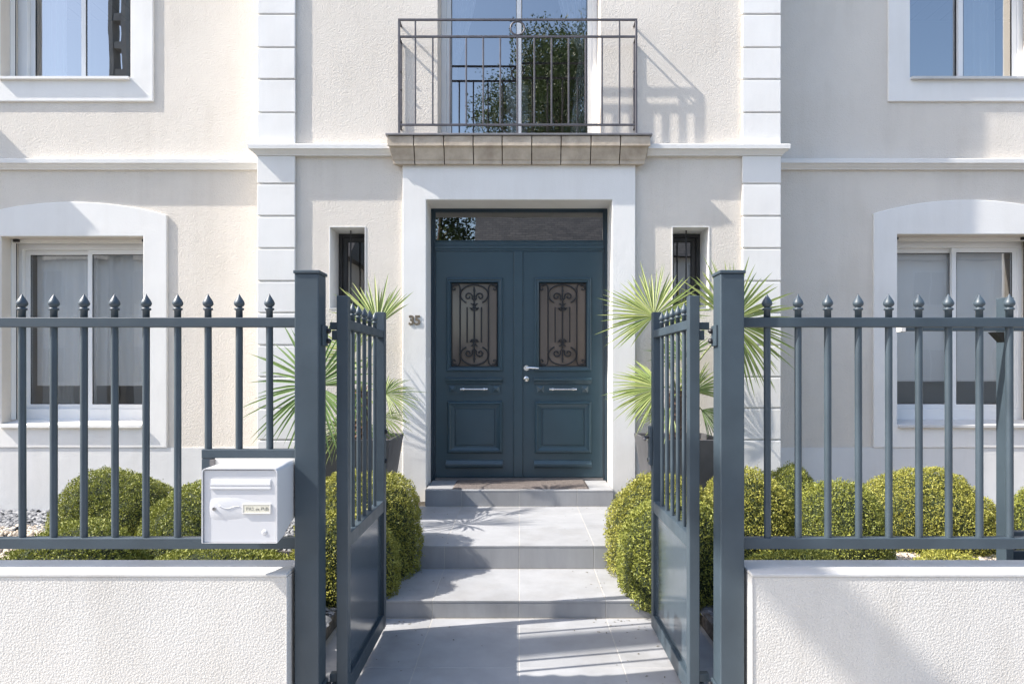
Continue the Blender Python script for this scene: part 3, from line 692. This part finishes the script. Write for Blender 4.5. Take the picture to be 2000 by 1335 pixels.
# sliding-gate guide post behind the right railing
gp = thing('guide_post', (X(1975,3.02), 3.05, BZ), 'blue-grey guide post standing behind the right railing with a horizontal arm', 'post')
gx0 = X(1965,3.02); gz = Z(641,3.0)
bev(BX('shaft', (gx0, gx0+.036, 3.02, 3.085, BZ, Z(580,3.02)), steel, gp), .003)
bev(BX('guide_arm', (X(1766,3.0), gx0+.9, 2.985, 3.018, gz-.012, gz+.008), steel, gp), .002)
bev(BX('arm_end_cap', (X(1755,3.0), X(1766,3.0)-.0005, 2.983, 3.02, gz-.017, gz+.008), mailbM, gp), .003)
MB().add([(gx0-.001,3.03,gz-.014),(gx0-.045,3.03,gz-.014),(gx0-.001,3.03,gz-.06),(gx0-.001,3.075,gz-.014),(gx0-.045,3.075,gz-.014),(gx0-.001,3.075,gz-.06)],[(0,1,2),(3,5,4),(0,3,4,1),(1,4,5,2),(2,5,3,0)]).build('bracket', gasket, gp)
bev(BX('lower_guide_rail', (gx0+.0365, gx0+.95, 3.03, 3.07, .655, .69), steel, gp), .003)
bev(BX('lower_panel', (gx0+.0365, gx0+.95, 3.04, 3.06, .12, .60), steel, gp), .003)

# ------------------------------------------------------------------ mailbox
Ym, Yb = 2.523, 2.735
mx0, mx1 = X(393.5,Ym), X(541.5,Ym); mz1 = Z(914,Ym); mz0 = Z(1056,Ym)
mb_ = thing('mailbox', ((mx0+mx1)/2, Yb, mz0), 'white enamelled steel mailbox with PAS de PUB card on the railing', 'mailbox')
def rrect(x0, x1, z0, z1, r, y, n=5):
    p = []
    for cx, cz, a0 in ((x0+.002,z0+.002,180),(x1-.002,z0+.002,270),(x1-r,z1-r,0),(x0+r,z1-r,90)):
        rr = r if cz > (z0+z1)/2 else .002
        for k in range(n+1): a = R(a0+90*k/n); p.append((cx+rr*math.cos(a), y, cz+rr*math.sin(a)))
    return p
sh = MB(); e = .004
zf = mz0-.008
sh.loops([rrect(mx0+.02,mx1-.004,mz0+.045,mz1+.006,.02,Yb), rrect(mx0+.012,mx1-.002,mz0+.03,mz1+.005,.02,Yb-.075), rrect(mx0+.002,mx1,mz0+.004,mz1+.002,.018,Ym+.075), rrect(mx0,mx1,zf,mz1,.016,Ym+.004), rrect(mx0,mx1,zf,mz1,.016,Ym), rrect(mx0+e,mx1-e,zf+.001,mz1-e,.013,Ym), rrect(mx0+e,mx1-e,zf+.001,mz1-e,.013,Ym+.02)], cap0=True)
sh.build('shell', mailM, mb_, auto=True)
BX('back_plate', (X(420,2.735), -.9165, Yb+.0005, Yb+.004, mz0+.05, Z(894.5,2.735)), mailbM, mb_)
dx0, dx1, dz0, dz1 = mx0+.0065, mx1-.0065, zf+.0016, mz1-.0075
YDm = Ym+.006
md = bev(BX('mailbox_door', (dx0, dx1, YDm, YDm+.012, dz0, dz1), mailM, mb_), .0025, 3)
def C7(u, v): return X(380+u*.16477, Ym+.004), Z(860+v*.16477, Ym+.004)      # close-up pixel -> door plane
a = C7(192,575); b = C7(900,455)
MB().prism_x([(YDm-.0002,a[1]),(YDm-.0045,a[1]+.001),(YDm-.0045,a[1]+.006),(YDm-.001,a[1]+.010),(YDm-.004,a[1]+.012),(YDm-.0045,a[1]+.018),(YDm-.0015,b[1]-.002),(YDm-.0002,b[1])], a[0], b[0]).build('letter_flap', mailM, md)
# pressed handle swelling
up = [(165,700),(230,672),(350,664),(500,668),(650,695),(800,722),(905,742)]; dn = [(172,935),(240,944),(350,944),(500,938),(650,918),(800,896),(930,872)]
hm = MB(); rows = []
for j in range(9):
    tt = j/8; row = []
    for (u0,v0),(u1,v1) in zip(up, dn):
        x, z = C7(u0+(u1-u0)*tt, v0+(v1-v0)*tt); edge = min(1, (u0-150)/90)*max(.12, 1-(u0-160)/800)
        row.append((x, YDm+.0005-.0062*edge*math.sin(math.pi*min(1,max(0,tt)))**.7, z))
    rows.append(row)
hm.loops(rows, closed=False); hm.build('pressed_handle', mailM, md, smooth=True)
MB().tube([(lambda p: (p[0], YDm-.0052+.0035*max(0,(u-290)/300), p[1]))(C7(u, 775+18*math.sin((u-290)/260*2*math.pi-.6)+ (u-290)*.10)) for u in range(290,560,18)], .0018, 6).build('handle_crease', mailM, md, smooth=True)
lx, lz = C7(236,806); MB().lathe([(.0065,-.0085),(.0068,-.0078),(.0068,0)], (lx,YDm,lz), 18, 'y').build('mailbox_lock', lockM, md, auto=True)
BX('key_slot', (lx-.0008,lx+.0008,YDm-.0092,YDm-.0086,lz-.001,lz+.004), gasket, md)
a = C7(572,862); b = C7(902,748)
MB().ring(a[0], b[0], a[1], b[1], [(0,-.001),(0,.0062),(.003,.0062),(.0035,.005)], YDm).build('card_holder', mailbM, md)
card = BX('name_card', (a[0]+.0033, b[0]-.0033, YDm-.0052, YDm-.0047, a[1]+.003, b[1]-.003), paper, md)
# handwritten card
ST = {'P': [[(0,0),(0,1),(.6,.95),(.65,.6),(0,.5)]], 'A': [[(0,0),(.35,1),(.7,0)],[(.12,.38),(.58,.38)]], 'S': [[(.6,.9),(.2,1),(.05,.72),(.55,.42),(.5,.08),(0,.05)]],
      'd': [[(.5,.75),(.5,0)],[(.5,.32),(.15,.42),(.05,.15),(.3,0),(.5,.12)]], 'e': [[(.05,.22),(.5,.26),(.42,.42),(.12,.4),(.05,.12),(.5,.04)]],
      'U': [[(0,1),(.04,.12),(.35,0),(.6,.15),(.62,1)]], 'B': [[(0,0),(0,1),(.5,.93),(.5,.6),(0,.52),(.6,.42),(.58,.05),(0,0)]]}
wr = MB(); u = 618
for ch in 'PAS de PUB':
    if ch == ' ': u += 14; continue
    for st in ST[ch]:
        wr.tube([(lambda p: (p[0], YDm-.0054, p[1]))(C7(u+px*38, 822-pz_*36)) for px, pz_ in st], .00055, 4)
    u += 31 if ch not in 'de' else 27
wr.build('card_lettering', ink, md)
bx_, bz_ = C7(828,1088)
MB().lathe([(.0008,-.0028),(.005,-.0025),(.009,-.0015),(.0112,0)], (bx_,YDm,bz_), 20, 'y').build('embossed_badge', mailM, md, smooth=True)
MB().tube([(bx_+(.0015+.0065*k/30)*math.cos(k*.45), YDm-.0029+.0014*(k/30)**2, bz_+(.0015+.0055*k/30)*math.sin(k*.45)) for k in range(31)], .0007, 5).build('badge_swirl', mailM, md, smooth=True)
BX('fixing_clip', (X(411,2.73), X(420,2.73)-.0005, Yb-.012, YFC-.0205, Z(908,2.73), Z(897,2.73)), zinc, mb_)

# ------------------------------------------------------------------ doormat
dm = MB(); nx, ny = 60, 22
x0, x1, y0, y1 = -.585, .612, 5.80, 6.235
vs = [(x0+(x1-x0)*i/nx+random.uniform(-.002,.002), y0+(y1-y0)*j/ny+random.uniform(-.002,.002), Z3l+.014+random.uniform(-.0015,.0015) if 0 < i < nx and 0 < j < ny else Z3l+.002) for j in range(ny+1) for i in range(nx+1)]
dm.add(vs, [(j*(nx+1)+i, j*(nx+1)+i+1, (j+1)*(nx+1)+i+1, (j+1)*(nx+1)+i) for j in range(ny) for i in range(nx)])
tag(dm.build('doormat', matM), 'brown coir doormat lying on the top step before the front door', 'doormat')

# ------------------------------------------------------------------ planters and fan palms
def fan(name, parent, crown, hub, n, u, Rm, nseg, spread, droop, mat, rs):
    nseg = int(nseg*1.12)
    """fan leaf: hub, facing normal n, mid-axis u, blades over +-spread degrees"""
    rnd = random.Random(rs)
    n = n.normalized(); u = (u-n*u.dot(n)).normalized(); v = n.cross(u)
    mb = MB()
    for k in range(nseg):
        a = R(-spread+2*spread*k/(nseg-1)+rnd.uniform(-2.5,2.5))
        d = u*math.cos(a)+v*math.sin(a); side = v*math.cos(a)-u*math.sin(a)
        ln = Rm*(1-.22*(abs(a)/R(max(spread,1)))**2)*rnd.uniform(.76,1.12); wmax = Rm*.0175*rnd.uniform(.8,1.15)
        dz = rnd.uniform(.5,1.5)*droop; lift = rnd.uniform(-.05,.06)*Rm
        P = []
        for j, (tt, ww) in enumerate(((.03,.2),(.22,.5),(.45,1.0),(.66,.8),(.86,.42),(1.0,.02))):
            c = hub+d*ln*tt+n*(lift*tt)+Vector((0,0,-1))*dz*Rm*tt**2.6
            P.append((c-side*wmax*ww+n*wmax*ww*.75, c, c+side*wmax*ww+n*wmax*ww*.75))
        vs = [p for tri in P for p in tri]; fs = []
        for j in range(5):
            b = j*3; fs += [(b,b+1,b+4,b+3),(b+1,b+2,b+5,b+4)]
        mb.add(vs, fs)
    fo_ = mb.build(name, mat, parent)
    mid = (crown+hub)/2+Vector((0,0,.03))
    MB().tube([crown, mid, hub+(u*.01)], [.009,.007,.005], 6).build('leaf_stalk', petioleM, fo_, smooth=True)
    return fo_
def planter(cx, cy, label):
    t_ = thing('planter', (cx, cy, BZ), label, 'planter', 'tapered planters beside the door')
    zt = .895; zb = .10; a1 = .30; a0 = .185; rim = .022
    def sq(a, z): return [(cx-a,cy-a,z),(cx+a,cy-a,z),(cx+a,cy+a,z),(cx-a,cy+a,z)]
    pb = MB().loops([sq(a0,zb),sq(a1,zt),sq(a1-rim,zt),sq(a1-rim-.006,zt-.06)], cap0=True); bev(pb.build('pot', potM, t_), .004)
    MB().add(sq(a1-rim-.004, zt-.05), [(0,1,2,3)]).build('potting_soil', soil, t_)
def palm(cx, cy, fans, zc, label):
    t_ = thing('fan_palm', (cx, cy, .845), label, 'palm', 'fan palms in planters')
    tk = MB(); lp = []
    z = .845; k = 0; rnd = random.Random(int(cx*100))
    while z < zc:
        r = .050+.010*rnd.random(); lp.append([(cx+(r+(.014 if i % 2 == k % 2 else 0))*math.cos(i*math.pi/6), cy+(r+(.014 if i % 2 == k % 2 else 0))*math.sin(i*math.pi/6), z) for i in range(12)]); z += .022; k += 1
    tk.loops(lp, cap1=True); tk.build('trunk', trunkM, t_)
    fb = MB()
    for _ in range(120):
        a = rnd.random()*6.28; z0 = rnd.uniform(.87, zc); r = .058; ln = rnd.uniform(.03,.07)
        p = Vector((cx+r*math.cos(a), cy+r*math.sin(a), z0)); q_ = p+Vector((math.cos(a)*ln*.5, math.sin(a)*ln*.5, ln))
        sd = Vector((-math.sin(a), math.cos(a), 0))*.012
        fb.add([p-sd, p+sd, q_], [(0,1,2)])
    tag(fb.build('old_leaf_bases', trunkM, t_), kind='stuff')
    for i, (px, py, Y, rpx, ang, spread, nseg, tilt, yaw, droop, m) in enumerate(fans):
        hx_, hz_ = at(px, py, Y); hub = Vector((hx_, Y, hz_)); Rm = rpx*Y/F
        u = Vector((math.cos(R(ang)), 0, math.sin(R(ang))))
        n = Vector((math.sin(R(yaw)), -math.cos(R(yaw))*math.cos(R(tilt)), math.sin(R(tilt))))
        fan('frond', t_, Vector((cx, cy, zc-.02)), hub, n, u, Rm, nseg, spread, droop, m, i+int(abs(cx*1000)))
PXl, PXr, PY = -1.29, 1.285, 5.42
planter(PXl, PY, 'dark grey tapered planter to the left of the front door')
planter(PXr, PY, 'dark grey tapered planter to the right of the front door')
# px, py, Y, radius px, axis angle, spread, blades, tilt, yaw, droop, material
palm(PXl, PY, [
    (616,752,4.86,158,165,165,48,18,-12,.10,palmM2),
    (738,636,5.45,122,103,58,32,28,6,.04,palmM),
    (752,768,5.30,78,15,80,30,45,10,.16,palmM),
    (748,815,5.25,60,5,60,20,40,10,.22,palmM),
    (668,838,4.92,66,190,100,30,30,-5,.22,palmM),
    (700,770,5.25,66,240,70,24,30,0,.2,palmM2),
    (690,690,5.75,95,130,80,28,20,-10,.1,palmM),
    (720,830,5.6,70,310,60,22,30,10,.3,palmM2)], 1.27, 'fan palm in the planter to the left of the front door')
palm(PXr, PY, [
    (1277,617,5.15,122,97,132,58,20,-8,.05,palmM),
    (1290,757,5.20,108,178,68,44,30,-15,.10,palmM),
    (1428,628,5.35,158,24,120,60,15,15,.08,palmM),
    (1352,765,5.25,92,62,70,36,32,10,.10,palmM),
    (1310,800,5.15,70,225,60,24,30,-5,.18,palmM),
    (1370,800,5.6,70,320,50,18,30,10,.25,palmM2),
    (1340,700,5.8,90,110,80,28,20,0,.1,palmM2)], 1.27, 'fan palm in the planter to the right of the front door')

# ------------------------------------------------------------------ clipped box
def box_ball(name, px, Y, top, rx_, ry_, zbot, label, nleaf=None, mat=None, rs=0, sq=1.0, lump=.055):
    g_ = np.random.default_rng(100+rs)
    cx = X(px, Y); ztop = Z(top, Y)-.012; zb = min(zbot, ztop-.2); rz_ = (ztop-zb)/(1+sq*.55)     # centre sits above the ground: lower part tucks in
    czc = ztop-rz_
    t_ = thing(name, (cx, Y, BZ), label, 'shrub', 'clipped box balls')
    N = nleaf or int(33000*max(.6, (rx_*ry_+rx_*rz_+ry_*rz_)/(3*.35*.35)))
    d = g_.normal(size=(N,3)); d /= np.linalg.norm(d, axis=1)[:,None]
    ph = g_.random((6,3))*6.28; fr = g_.normal(size=(6,3))*3.2
    kk = g_.normal(size=(10,3)); kk *= (16/max(rx_,.2))*.6/np.linalg.norm(kk,axis=1)[:,None]
    def clump(d): return .030*np.clip(sum(np.sin(d@(kk[i]*(1+.12*i))+ph[i%6,2]+i) for i in range(10))/3.2,-1.2,1.2)
    def lum(d): return 1+lump*sum(np.sin(d@fr[i]+ph[i,0]) for i in range(6))/2.4
    ex = .82
    def shape(d):
        s_ = np.stack([np.sign(d[:,0])*np.abs(d[:,0])**.92*rx_, np.sign(d[:,1])*np.abs(d[:,1])**.92*ry_, np.sign(d[:,2])*np.abs(d[:,2])**.92*rz_],1)
        return s_*lum(d)[:,None]
    P = shape(d)*(1-.075*g_.random(N)**2+np.where(g_.random(N) < .025, g_.random(N)*.06, 0)+clump(d))[:,None]+np.array([cx,Y,czc])+g_.normal(size=(N,3))*.004
    keep = P[:,2] > BZ-.02; P = P[keep]; d = d[keep]; N = len(P)
    nrm = d/np.array([rx_,ry_,rz_]); nrm /= np.linalg.norm(nrm,axis=1)[:,None]
    ax = nrm*.75+g_.normal(size=(N,3))*.75; ax /= np.linalg.norm(ax,axis=1)[:,None]
    t1 = np.cross(ax, g_.normal(size=(N,3))); t1 /= np.linalg.norm(t1,axis=1)[:,None]; n2 = np.cross(ax,t1)
    ln = (.0054+.0044*g_.random(N))[:,None]; wd = ln*(.36+.14*g_.random(N))[:,None]
    V = np.empty((N,4,3)); V[:,0] = P-ax*ln; V[:,1] = P+t1*wd+n2*wd*.35; V[:,2] = P+ax*ln; V[:,3] = P-t1*wd+n2*wd*.35
    c = np.array([cx,Y,czc]); me = bpy.data.meshes.new('foliage')
    V = V.reshape(-1,3)-c
    me.vertices.add(4*N); me.vertices.foreach_set('co', V.ravel()); me.loops.add(6*N); me.polygons.add(2*N)
    idx = (np.arange(N)[:,None]*4+np.array([0,1,2,0,2,3])).ravel(); me.loops.foreach_set('vertex_index', idx.astype(np.int32))
    me.polygons.foreach_set('loop_start', (np.arange(2*N)*3).astype(np.int32)); me.update(calc_edges=True); me.materials.append(mat or boxM)
    inst(me, 'foliage', c, t_)
    # woody inside: closed lumpy body just under the leaves
    nu, nv = 40, 22; lp = []
    for j in range(nv+1):
        th = math.pi*(.02+.96*j/nv); dd = np.array([(math.sin(th)*math.cos(2*math.pi*i/nu), math.sin(th)*math.sin(2*math.pi*i/nu), math.cos(th)) for i in range(nu)])
        s_ = shape(dd)*.90+c; s_[:,2] = np.maximum(s_[:,2], BZ-.03); lp.append([tuple(p) for p in s_])
    MB().loops(lp, cap0=True, cap1=True).build('twig_body', boxcore, t_, smooth=True)
    st = MB(); 
    for k in range(5): a = k*1.256; st.tube([(cx+.03*math.cos(a),Y+.03*math.sin(a),BZ-.05),(cx+.5*rx_*math.cos(a),Y+.5*ry_*math.sin(a),czc)], [.012,.005], 5)
    st.build('stems', barkM, t_)
bb = box_ball
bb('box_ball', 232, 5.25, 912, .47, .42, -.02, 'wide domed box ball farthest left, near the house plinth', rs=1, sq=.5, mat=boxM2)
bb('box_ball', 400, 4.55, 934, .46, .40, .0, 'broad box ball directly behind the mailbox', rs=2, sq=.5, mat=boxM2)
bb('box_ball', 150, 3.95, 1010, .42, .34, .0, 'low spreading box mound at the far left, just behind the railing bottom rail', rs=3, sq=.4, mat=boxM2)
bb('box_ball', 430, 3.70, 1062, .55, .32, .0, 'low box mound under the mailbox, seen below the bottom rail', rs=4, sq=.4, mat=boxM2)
bb('box_ball', 704, 4.42, 910, .405, .37, .05, 'large round box ball left of the steps, behind the left gate leaf', rs=5, sq=.8)
bb('box_ball', 672, 3.98, 985, .325, .28, .0, 'smaller box ball left of the steps, lowest beside the open gate leaf', rs=6, sq=.9)
bb('box_ball', 1295, 4.45, 917, .375, .36, .05, 'bright yellow-green box ball right of the landing', rs=7, sq=.8)
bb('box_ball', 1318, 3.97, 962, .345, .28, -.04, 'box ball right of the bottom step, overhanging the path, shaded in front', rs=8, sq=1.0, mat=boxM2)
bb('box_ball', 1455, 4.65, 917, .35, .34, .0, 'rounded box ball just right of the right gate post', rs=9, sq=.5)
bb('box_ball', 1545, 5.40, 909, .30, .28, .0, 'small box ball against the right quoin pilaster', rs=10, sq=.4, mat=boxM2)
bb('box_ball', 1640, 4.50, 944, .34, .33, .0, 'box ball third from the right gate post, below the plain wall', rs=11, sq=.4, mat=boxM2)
bb('box_ball', 1808, 5.15, 911, .50, .44, .0, 'widest domed box ball under the lower right window', rs=12, sq=.6)
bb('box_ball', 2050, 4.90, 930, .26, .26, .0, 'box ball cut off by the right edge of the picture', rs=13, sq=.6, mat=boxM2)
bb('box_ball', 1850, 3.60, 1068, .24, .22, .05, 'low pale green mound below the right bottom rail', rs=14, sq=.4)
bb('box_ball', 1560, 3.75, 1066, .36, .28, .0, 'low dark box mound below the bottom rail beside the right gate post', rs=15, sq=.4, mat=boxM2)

# ------------------------------------------------------------------ slate chips and gravel
def scatter(name, regions, size, flat, mat, label, seed):
    g_ = np.random.default_rng(seed); VV = []; 
    for (x0,x1,y0,y1,n) in regions:
        c = np.stack([g_.uniform(x0,x1,n), g_.uniform(y0,y1,n), BZ+g_.uniform(0,.012,n)],1)
        a = g_.uniform(0,6.28,n); s_ = size*g_.uniform(.5,1.35,n); asp = g_.uniform(.45,.9,n); h = s_*flat*g_.uniform(.6,1.4,n)
        tx = g_.normal(0,.28,n); ty = g_.normal(0,.28,n)
        base = np.array([(-1,-1),(1,-.8),(.8,1),(-.9,.9)])
        V = np.empty((n,8,3))
        for k in range(8):
            bx_, by_ = base[k%4]*(1 if k < 4 else .82); jx = bx_+g_.normal(0,.16,n); jy = (by_+g_.normal(0,.16,n))*asp
            X_ = (jx*np.cos(a)-jy*np.sin(a))*s_; Y_ = (jx*np.sin(a)+jy*np.cos(a))*s_; Z_ = (0 if k < 4 else 1)*h
            V[:,k,0] = c[:,0]+X_; V[:,k,1] = c[:,1]+Y_; V[:,k,2] = c[:,2]+Z_+X_*tx+Y_*ty
        VV.append(V)
    V = np.concatenate(VV); n = len(V); q = np.array([(4,5,6,7),(0,1,5,4),(1,2,6,5),(2,3,7,6),(3,0,4,7)])
    me = bpy.data.meshes.new(name); me.vertices.add(8*n); me.vertices.foreach_set('co', V.reshape(-1,3).ravel()); me.loops.add(20*n); me.polygons.add(5*n)
    me.loops.foreach_set('vertex_index', (np.arange(n)[:,None]*8+q.ravel()).ravel().astype(np.int32)); me.polygons.foreach_set('loop_start', (np.arange(5*n)*4).astype(np.int32)); me.update(calc_edges=True)
    me.materials.append(mat)
    return tag(inst(me, name, (0,0,0)), label, 'gravel', kind='stuff')
scatter('slate_chips', [(-5.8,-2.35,5.55,6.37,6500),(-1.6,-1.03,2.87,3.9,900),(1.03,1.6,2.87,3.9,900),(2.35,5.8,6.0,6.37,2500),(-2.3,-1.05,5.0,5.97,900)], .026, .28, slateM, 'dark slate chips strewn over the beds near the house and gate', 3)
scatter('beige_gravel', [(-5.6,-2.2,4.4,5.75,7500),(-1.6,-1.03,2.9,3.6,150),(2.35,5.6,4.3,6.1,9500),(1.7,4.2,2.9,4.3,3500)], .017, .7, gravelM, 'pale beige gravel covering the planting beds behind the railings', 4)

# ------------------------------------------------------------------ out of frame on the left: box added to the house and a street lamp, placed so their shadows fall into the picture
caster = part_root('shadow_caster', (-6.6, YS, 3.5), house)  # unseen box added to cast the diagonal shadow on the left wall
bev(BX('shadow_caster_body', (-7.2,-5.985,YS-.40,YS-.001,3.56,4.70), stucco, caster), .006)
bev(BX('shadow_caster_cap', (-7.24,-5.985,YS-.41,YS-.0015,4.7005,4.74), trim, caster), .004)
concM = pm('pole_concrete', (.34,.33,.31), .9, var=.12, vscale=6, bumps=((60,.002,3),))
upx, upy = -6.67, 2.1
pole = thing('utility_pole', (upx, upy, -.04), 'ladder-like concrete utility pole with a lamp arm, on the pavement left of the house', 'utility pole')
for sx in (-1, 1):
    MB().frustum((upx+sx*.105, upy), -.1, 10.4, .045, .13, .030, .085).build('leg', concM, pole)
for k in range(22): BX('rung', (upx-.061, upx+.061, upy-.085, upy+.085, .35+.46*k, .47+.46*k), concM, pole)
MB().tube([(upx,upy-.05,8.0),(upx,upy-.25,8.25),(upx,1.5,8.36),(upx,1.3,8.36)], .035, 8).build('lamp_arm', zinc, pole, smooth=True)
bev(BX('luminaire', (upx-.16,upx+.16,.55,1.5,8.30,8.42), zinc, pole), .03)
def wire(a, b, sag, label):
    pts = [(a[0]+(b[0]-a[0])*k/16, a[1]+(b[1]-a[1])*k/16, a[2]+(b[2]-a[2])*k/16-sag*4*(k/16)*(1-k/16)) for k in range(17)]
    tag(MB().tube(pts, .011, 5).build('overhead_wire', gasket), label, 'wire', 'overhead wires')
wire((upx,upy-.1,10.2), (-4.0,-9.6,6.4), .35, 'lower overhead wire running from the utility pole across the street')
wire((upx,upy-.1,10.35), (-13.0,-10.4,7.4), .5, 'upper overhead wire running from the utility pole across the street')

# ------------------------------------------------------------------ across the street, seen as reflections in the panes
def far_house(x0, x1, y0, y1, ze, zr, label):
    t_ = thing('opposite_house', ((x0+x1)/2, y1, -.04), label, 'house', 'houses across the street')
    BX('wall', (x0,x1,y0,y1,-.3,ze), oppwall, t_)
    ym = (y0+y1)/2; o = .3
    MB().add([(x0-o,y0-o,ze-.1),(x1+o,y0-o,ze-.1),(x1+o,y1+o,ze-.1),(x0-o,y1+o,ze-.1),(x0-o,ym,zr),(x1+o,ym,zr)],[(0,1,5,4),(2,3,4,5),(1,2,5),(3,0,4),(3,2,1,0)]).build('roof', slateR, t_)
    n = max(2, int((x1-x0)/2.6))
    for k in range(n):
        cx = x0+(x1-x0)*(k+.5)/n
        for z0 in ((1.0,) if ze < 4.5 else (1.0, 3.7)):
            if z0+1.3 > ze: continue
            wd = BX('window', (cx-.6,cx+.6,y1+.001,y1+.04,z0,z0+1.3), alu, t_)
            for s in (-1,1): BX('pane', (cx+s*.29-.26,cx+s*.29+.26,y1+.041,y1+.05,z0+.07,z0+1.23), oppdark, wd)
far_house(-1.2, 10.5, -17.5, -9.2, 5.3, 9.2, 'pale rendered house with slate roof straight across the street')
far_house(-21, -6.0, -18, -10.0, 5.4, 8.6, 'pale house across the street to the left')
bw = thing('added_gap_wall', (-3.6,-9.3,-.04), 'unseen pale wall added in the gap between two houses across the street', 'wall')  # added to close the bright gap mirrored in the left door pane
BX('wall_body', (-5.99,-1.21,-9.45,-9.25,-.3,2.5), oppwall, bw); BX('wall_cap', (-5.99,-1.21,-9.5,-9.2,2.501,2.57), coping, bw)
far_house(13, 24, -18, -10.0, 5.4, 8.6, 'pale house across the street to the right')
def tree(x, y, h, cz0, rr, n, label, seed):
    g_ = np.random.default_rng(seed); t_ = thing('tree', (x,y,-.05), label, 'tree', 'trees across the street')
    tr_ = MB().tube([(x,y,-.4),(x+.05,y,h*.3),(x-.05,y+.1,h*.62),(x,y,h*.9)], [h*.025,h*.02,h*.012,h*.003], 8)
    cl = []
    for k in range(26 if h < 12 else 60):
        a = g_.uniform(0,6.28); rad = rr*g_.uniform(.25,.95); zz = cz0+(h-cz0)*g_.uniform(.02,.93); f_ = math.sin(math.pi*min(1,max(.12,(zz-cz0)/(h-cz0)*.86+.14)))**.6
        p = np.array([x+rad*f_*math.cos(a), y+rad*f_*math.sin(a), zz]); cl.append(p); z0 = max(h*.2, zz-rad*.8)
        tr_.tube([(x,y,z0),((x+p[0])/2,(y+p[1])/2,(z0+zz)/2+.2),tuple(p)], [h*.006,h*.004,h*.0015], 5)
    tr_.build('trunk', barkM, t_, smooth=True)
    cl = np.array(cl); ci = g_.integers(0,len(cl),n); P = cl[ci]+np.clip(g_.normal(size=(n,3)),-1.9,1.9)*rr*(.17 if h < 12 else .125)
    ax = g_.normal(size=(n,3)); ax /= np.linalg.norm(ax,axis=1)[:,None]; t1 = np.cross(ax,g_.normal(size=(n,3))); t1 /= np.linalg.norm(t1,axis=1)[:,None]
    ln = (.045+.04*g_.random(n))[:,None]; wd = ln*.5
    V = np.stack([P-ax*ln,P+t1*wd,P+ax*ln,P-t1*wd],1).reshape(-1,3)-np.array([x,y,0])
    me = bpy.data.meshes.new('crown'); me.from_pydata(V.tolist(), [], (np.arange(n)[:,None]*4+np.arange(4)).tolist()); me.materials.append(treeM)
    inst(me, 'crown', (x,y,0), t_)
tree(1.9, -19.5, 17.7, 6.5, 5.3, 110000, 'tall dark broadleaf tree behind the house across the street', 11)
tree(-3.0, -13.0, 9.6, 4.6, 1.7, 12000, 'smaller tree beside the house across the street', 12)

# ------------------------------------------------------------------ leaf litter and grit on the path and steps
g_ = np.random.default_rng(21); lv = MB()
for k in range(130):
    lev = k % 4; sgn = -1 if g_.random() < .5 else 1
    y0, y1, zz = ((2.9,3.82,.0015),(3.86,4.44,Z1l+.0015),(4.48,5.74,Z2l+.0015),(2.9,3.82,.0015))[lev]
    x = sgn*(.72-abs(g_.normal())*.22); y = y1-abs(g_.normal())*.12 if g_.random() < .5 else g_.uniform(y0,y1); y = max(y, y0)
    a = g_.uniform(0,6.28); l_ = g_.uniform(.004,.010); d_ = Vector((math.cos(a),math.sin(a),0)); p_ = Vector((-d_.y,d_.x,0)); c_ = Vector((x,y,zz))
    lv.add([c_-d_*l_, c_+p_*l_*.45+Vector((0,0,.002)), c_+d_*l_+Vector((0,0,.001)), c_-p_*l_*.45+Vector((0,0,.002))], [(0,1,2,3)])
tag(lv.build('leaf_litter', pm('dry_leaf', (.16,.13,.05), .8, vcol=(.07,.06,.03), vscale=20, island=.8)), 'tiny fallen box leaves scattered on the path and steps', 'leaves', kind='stuff')
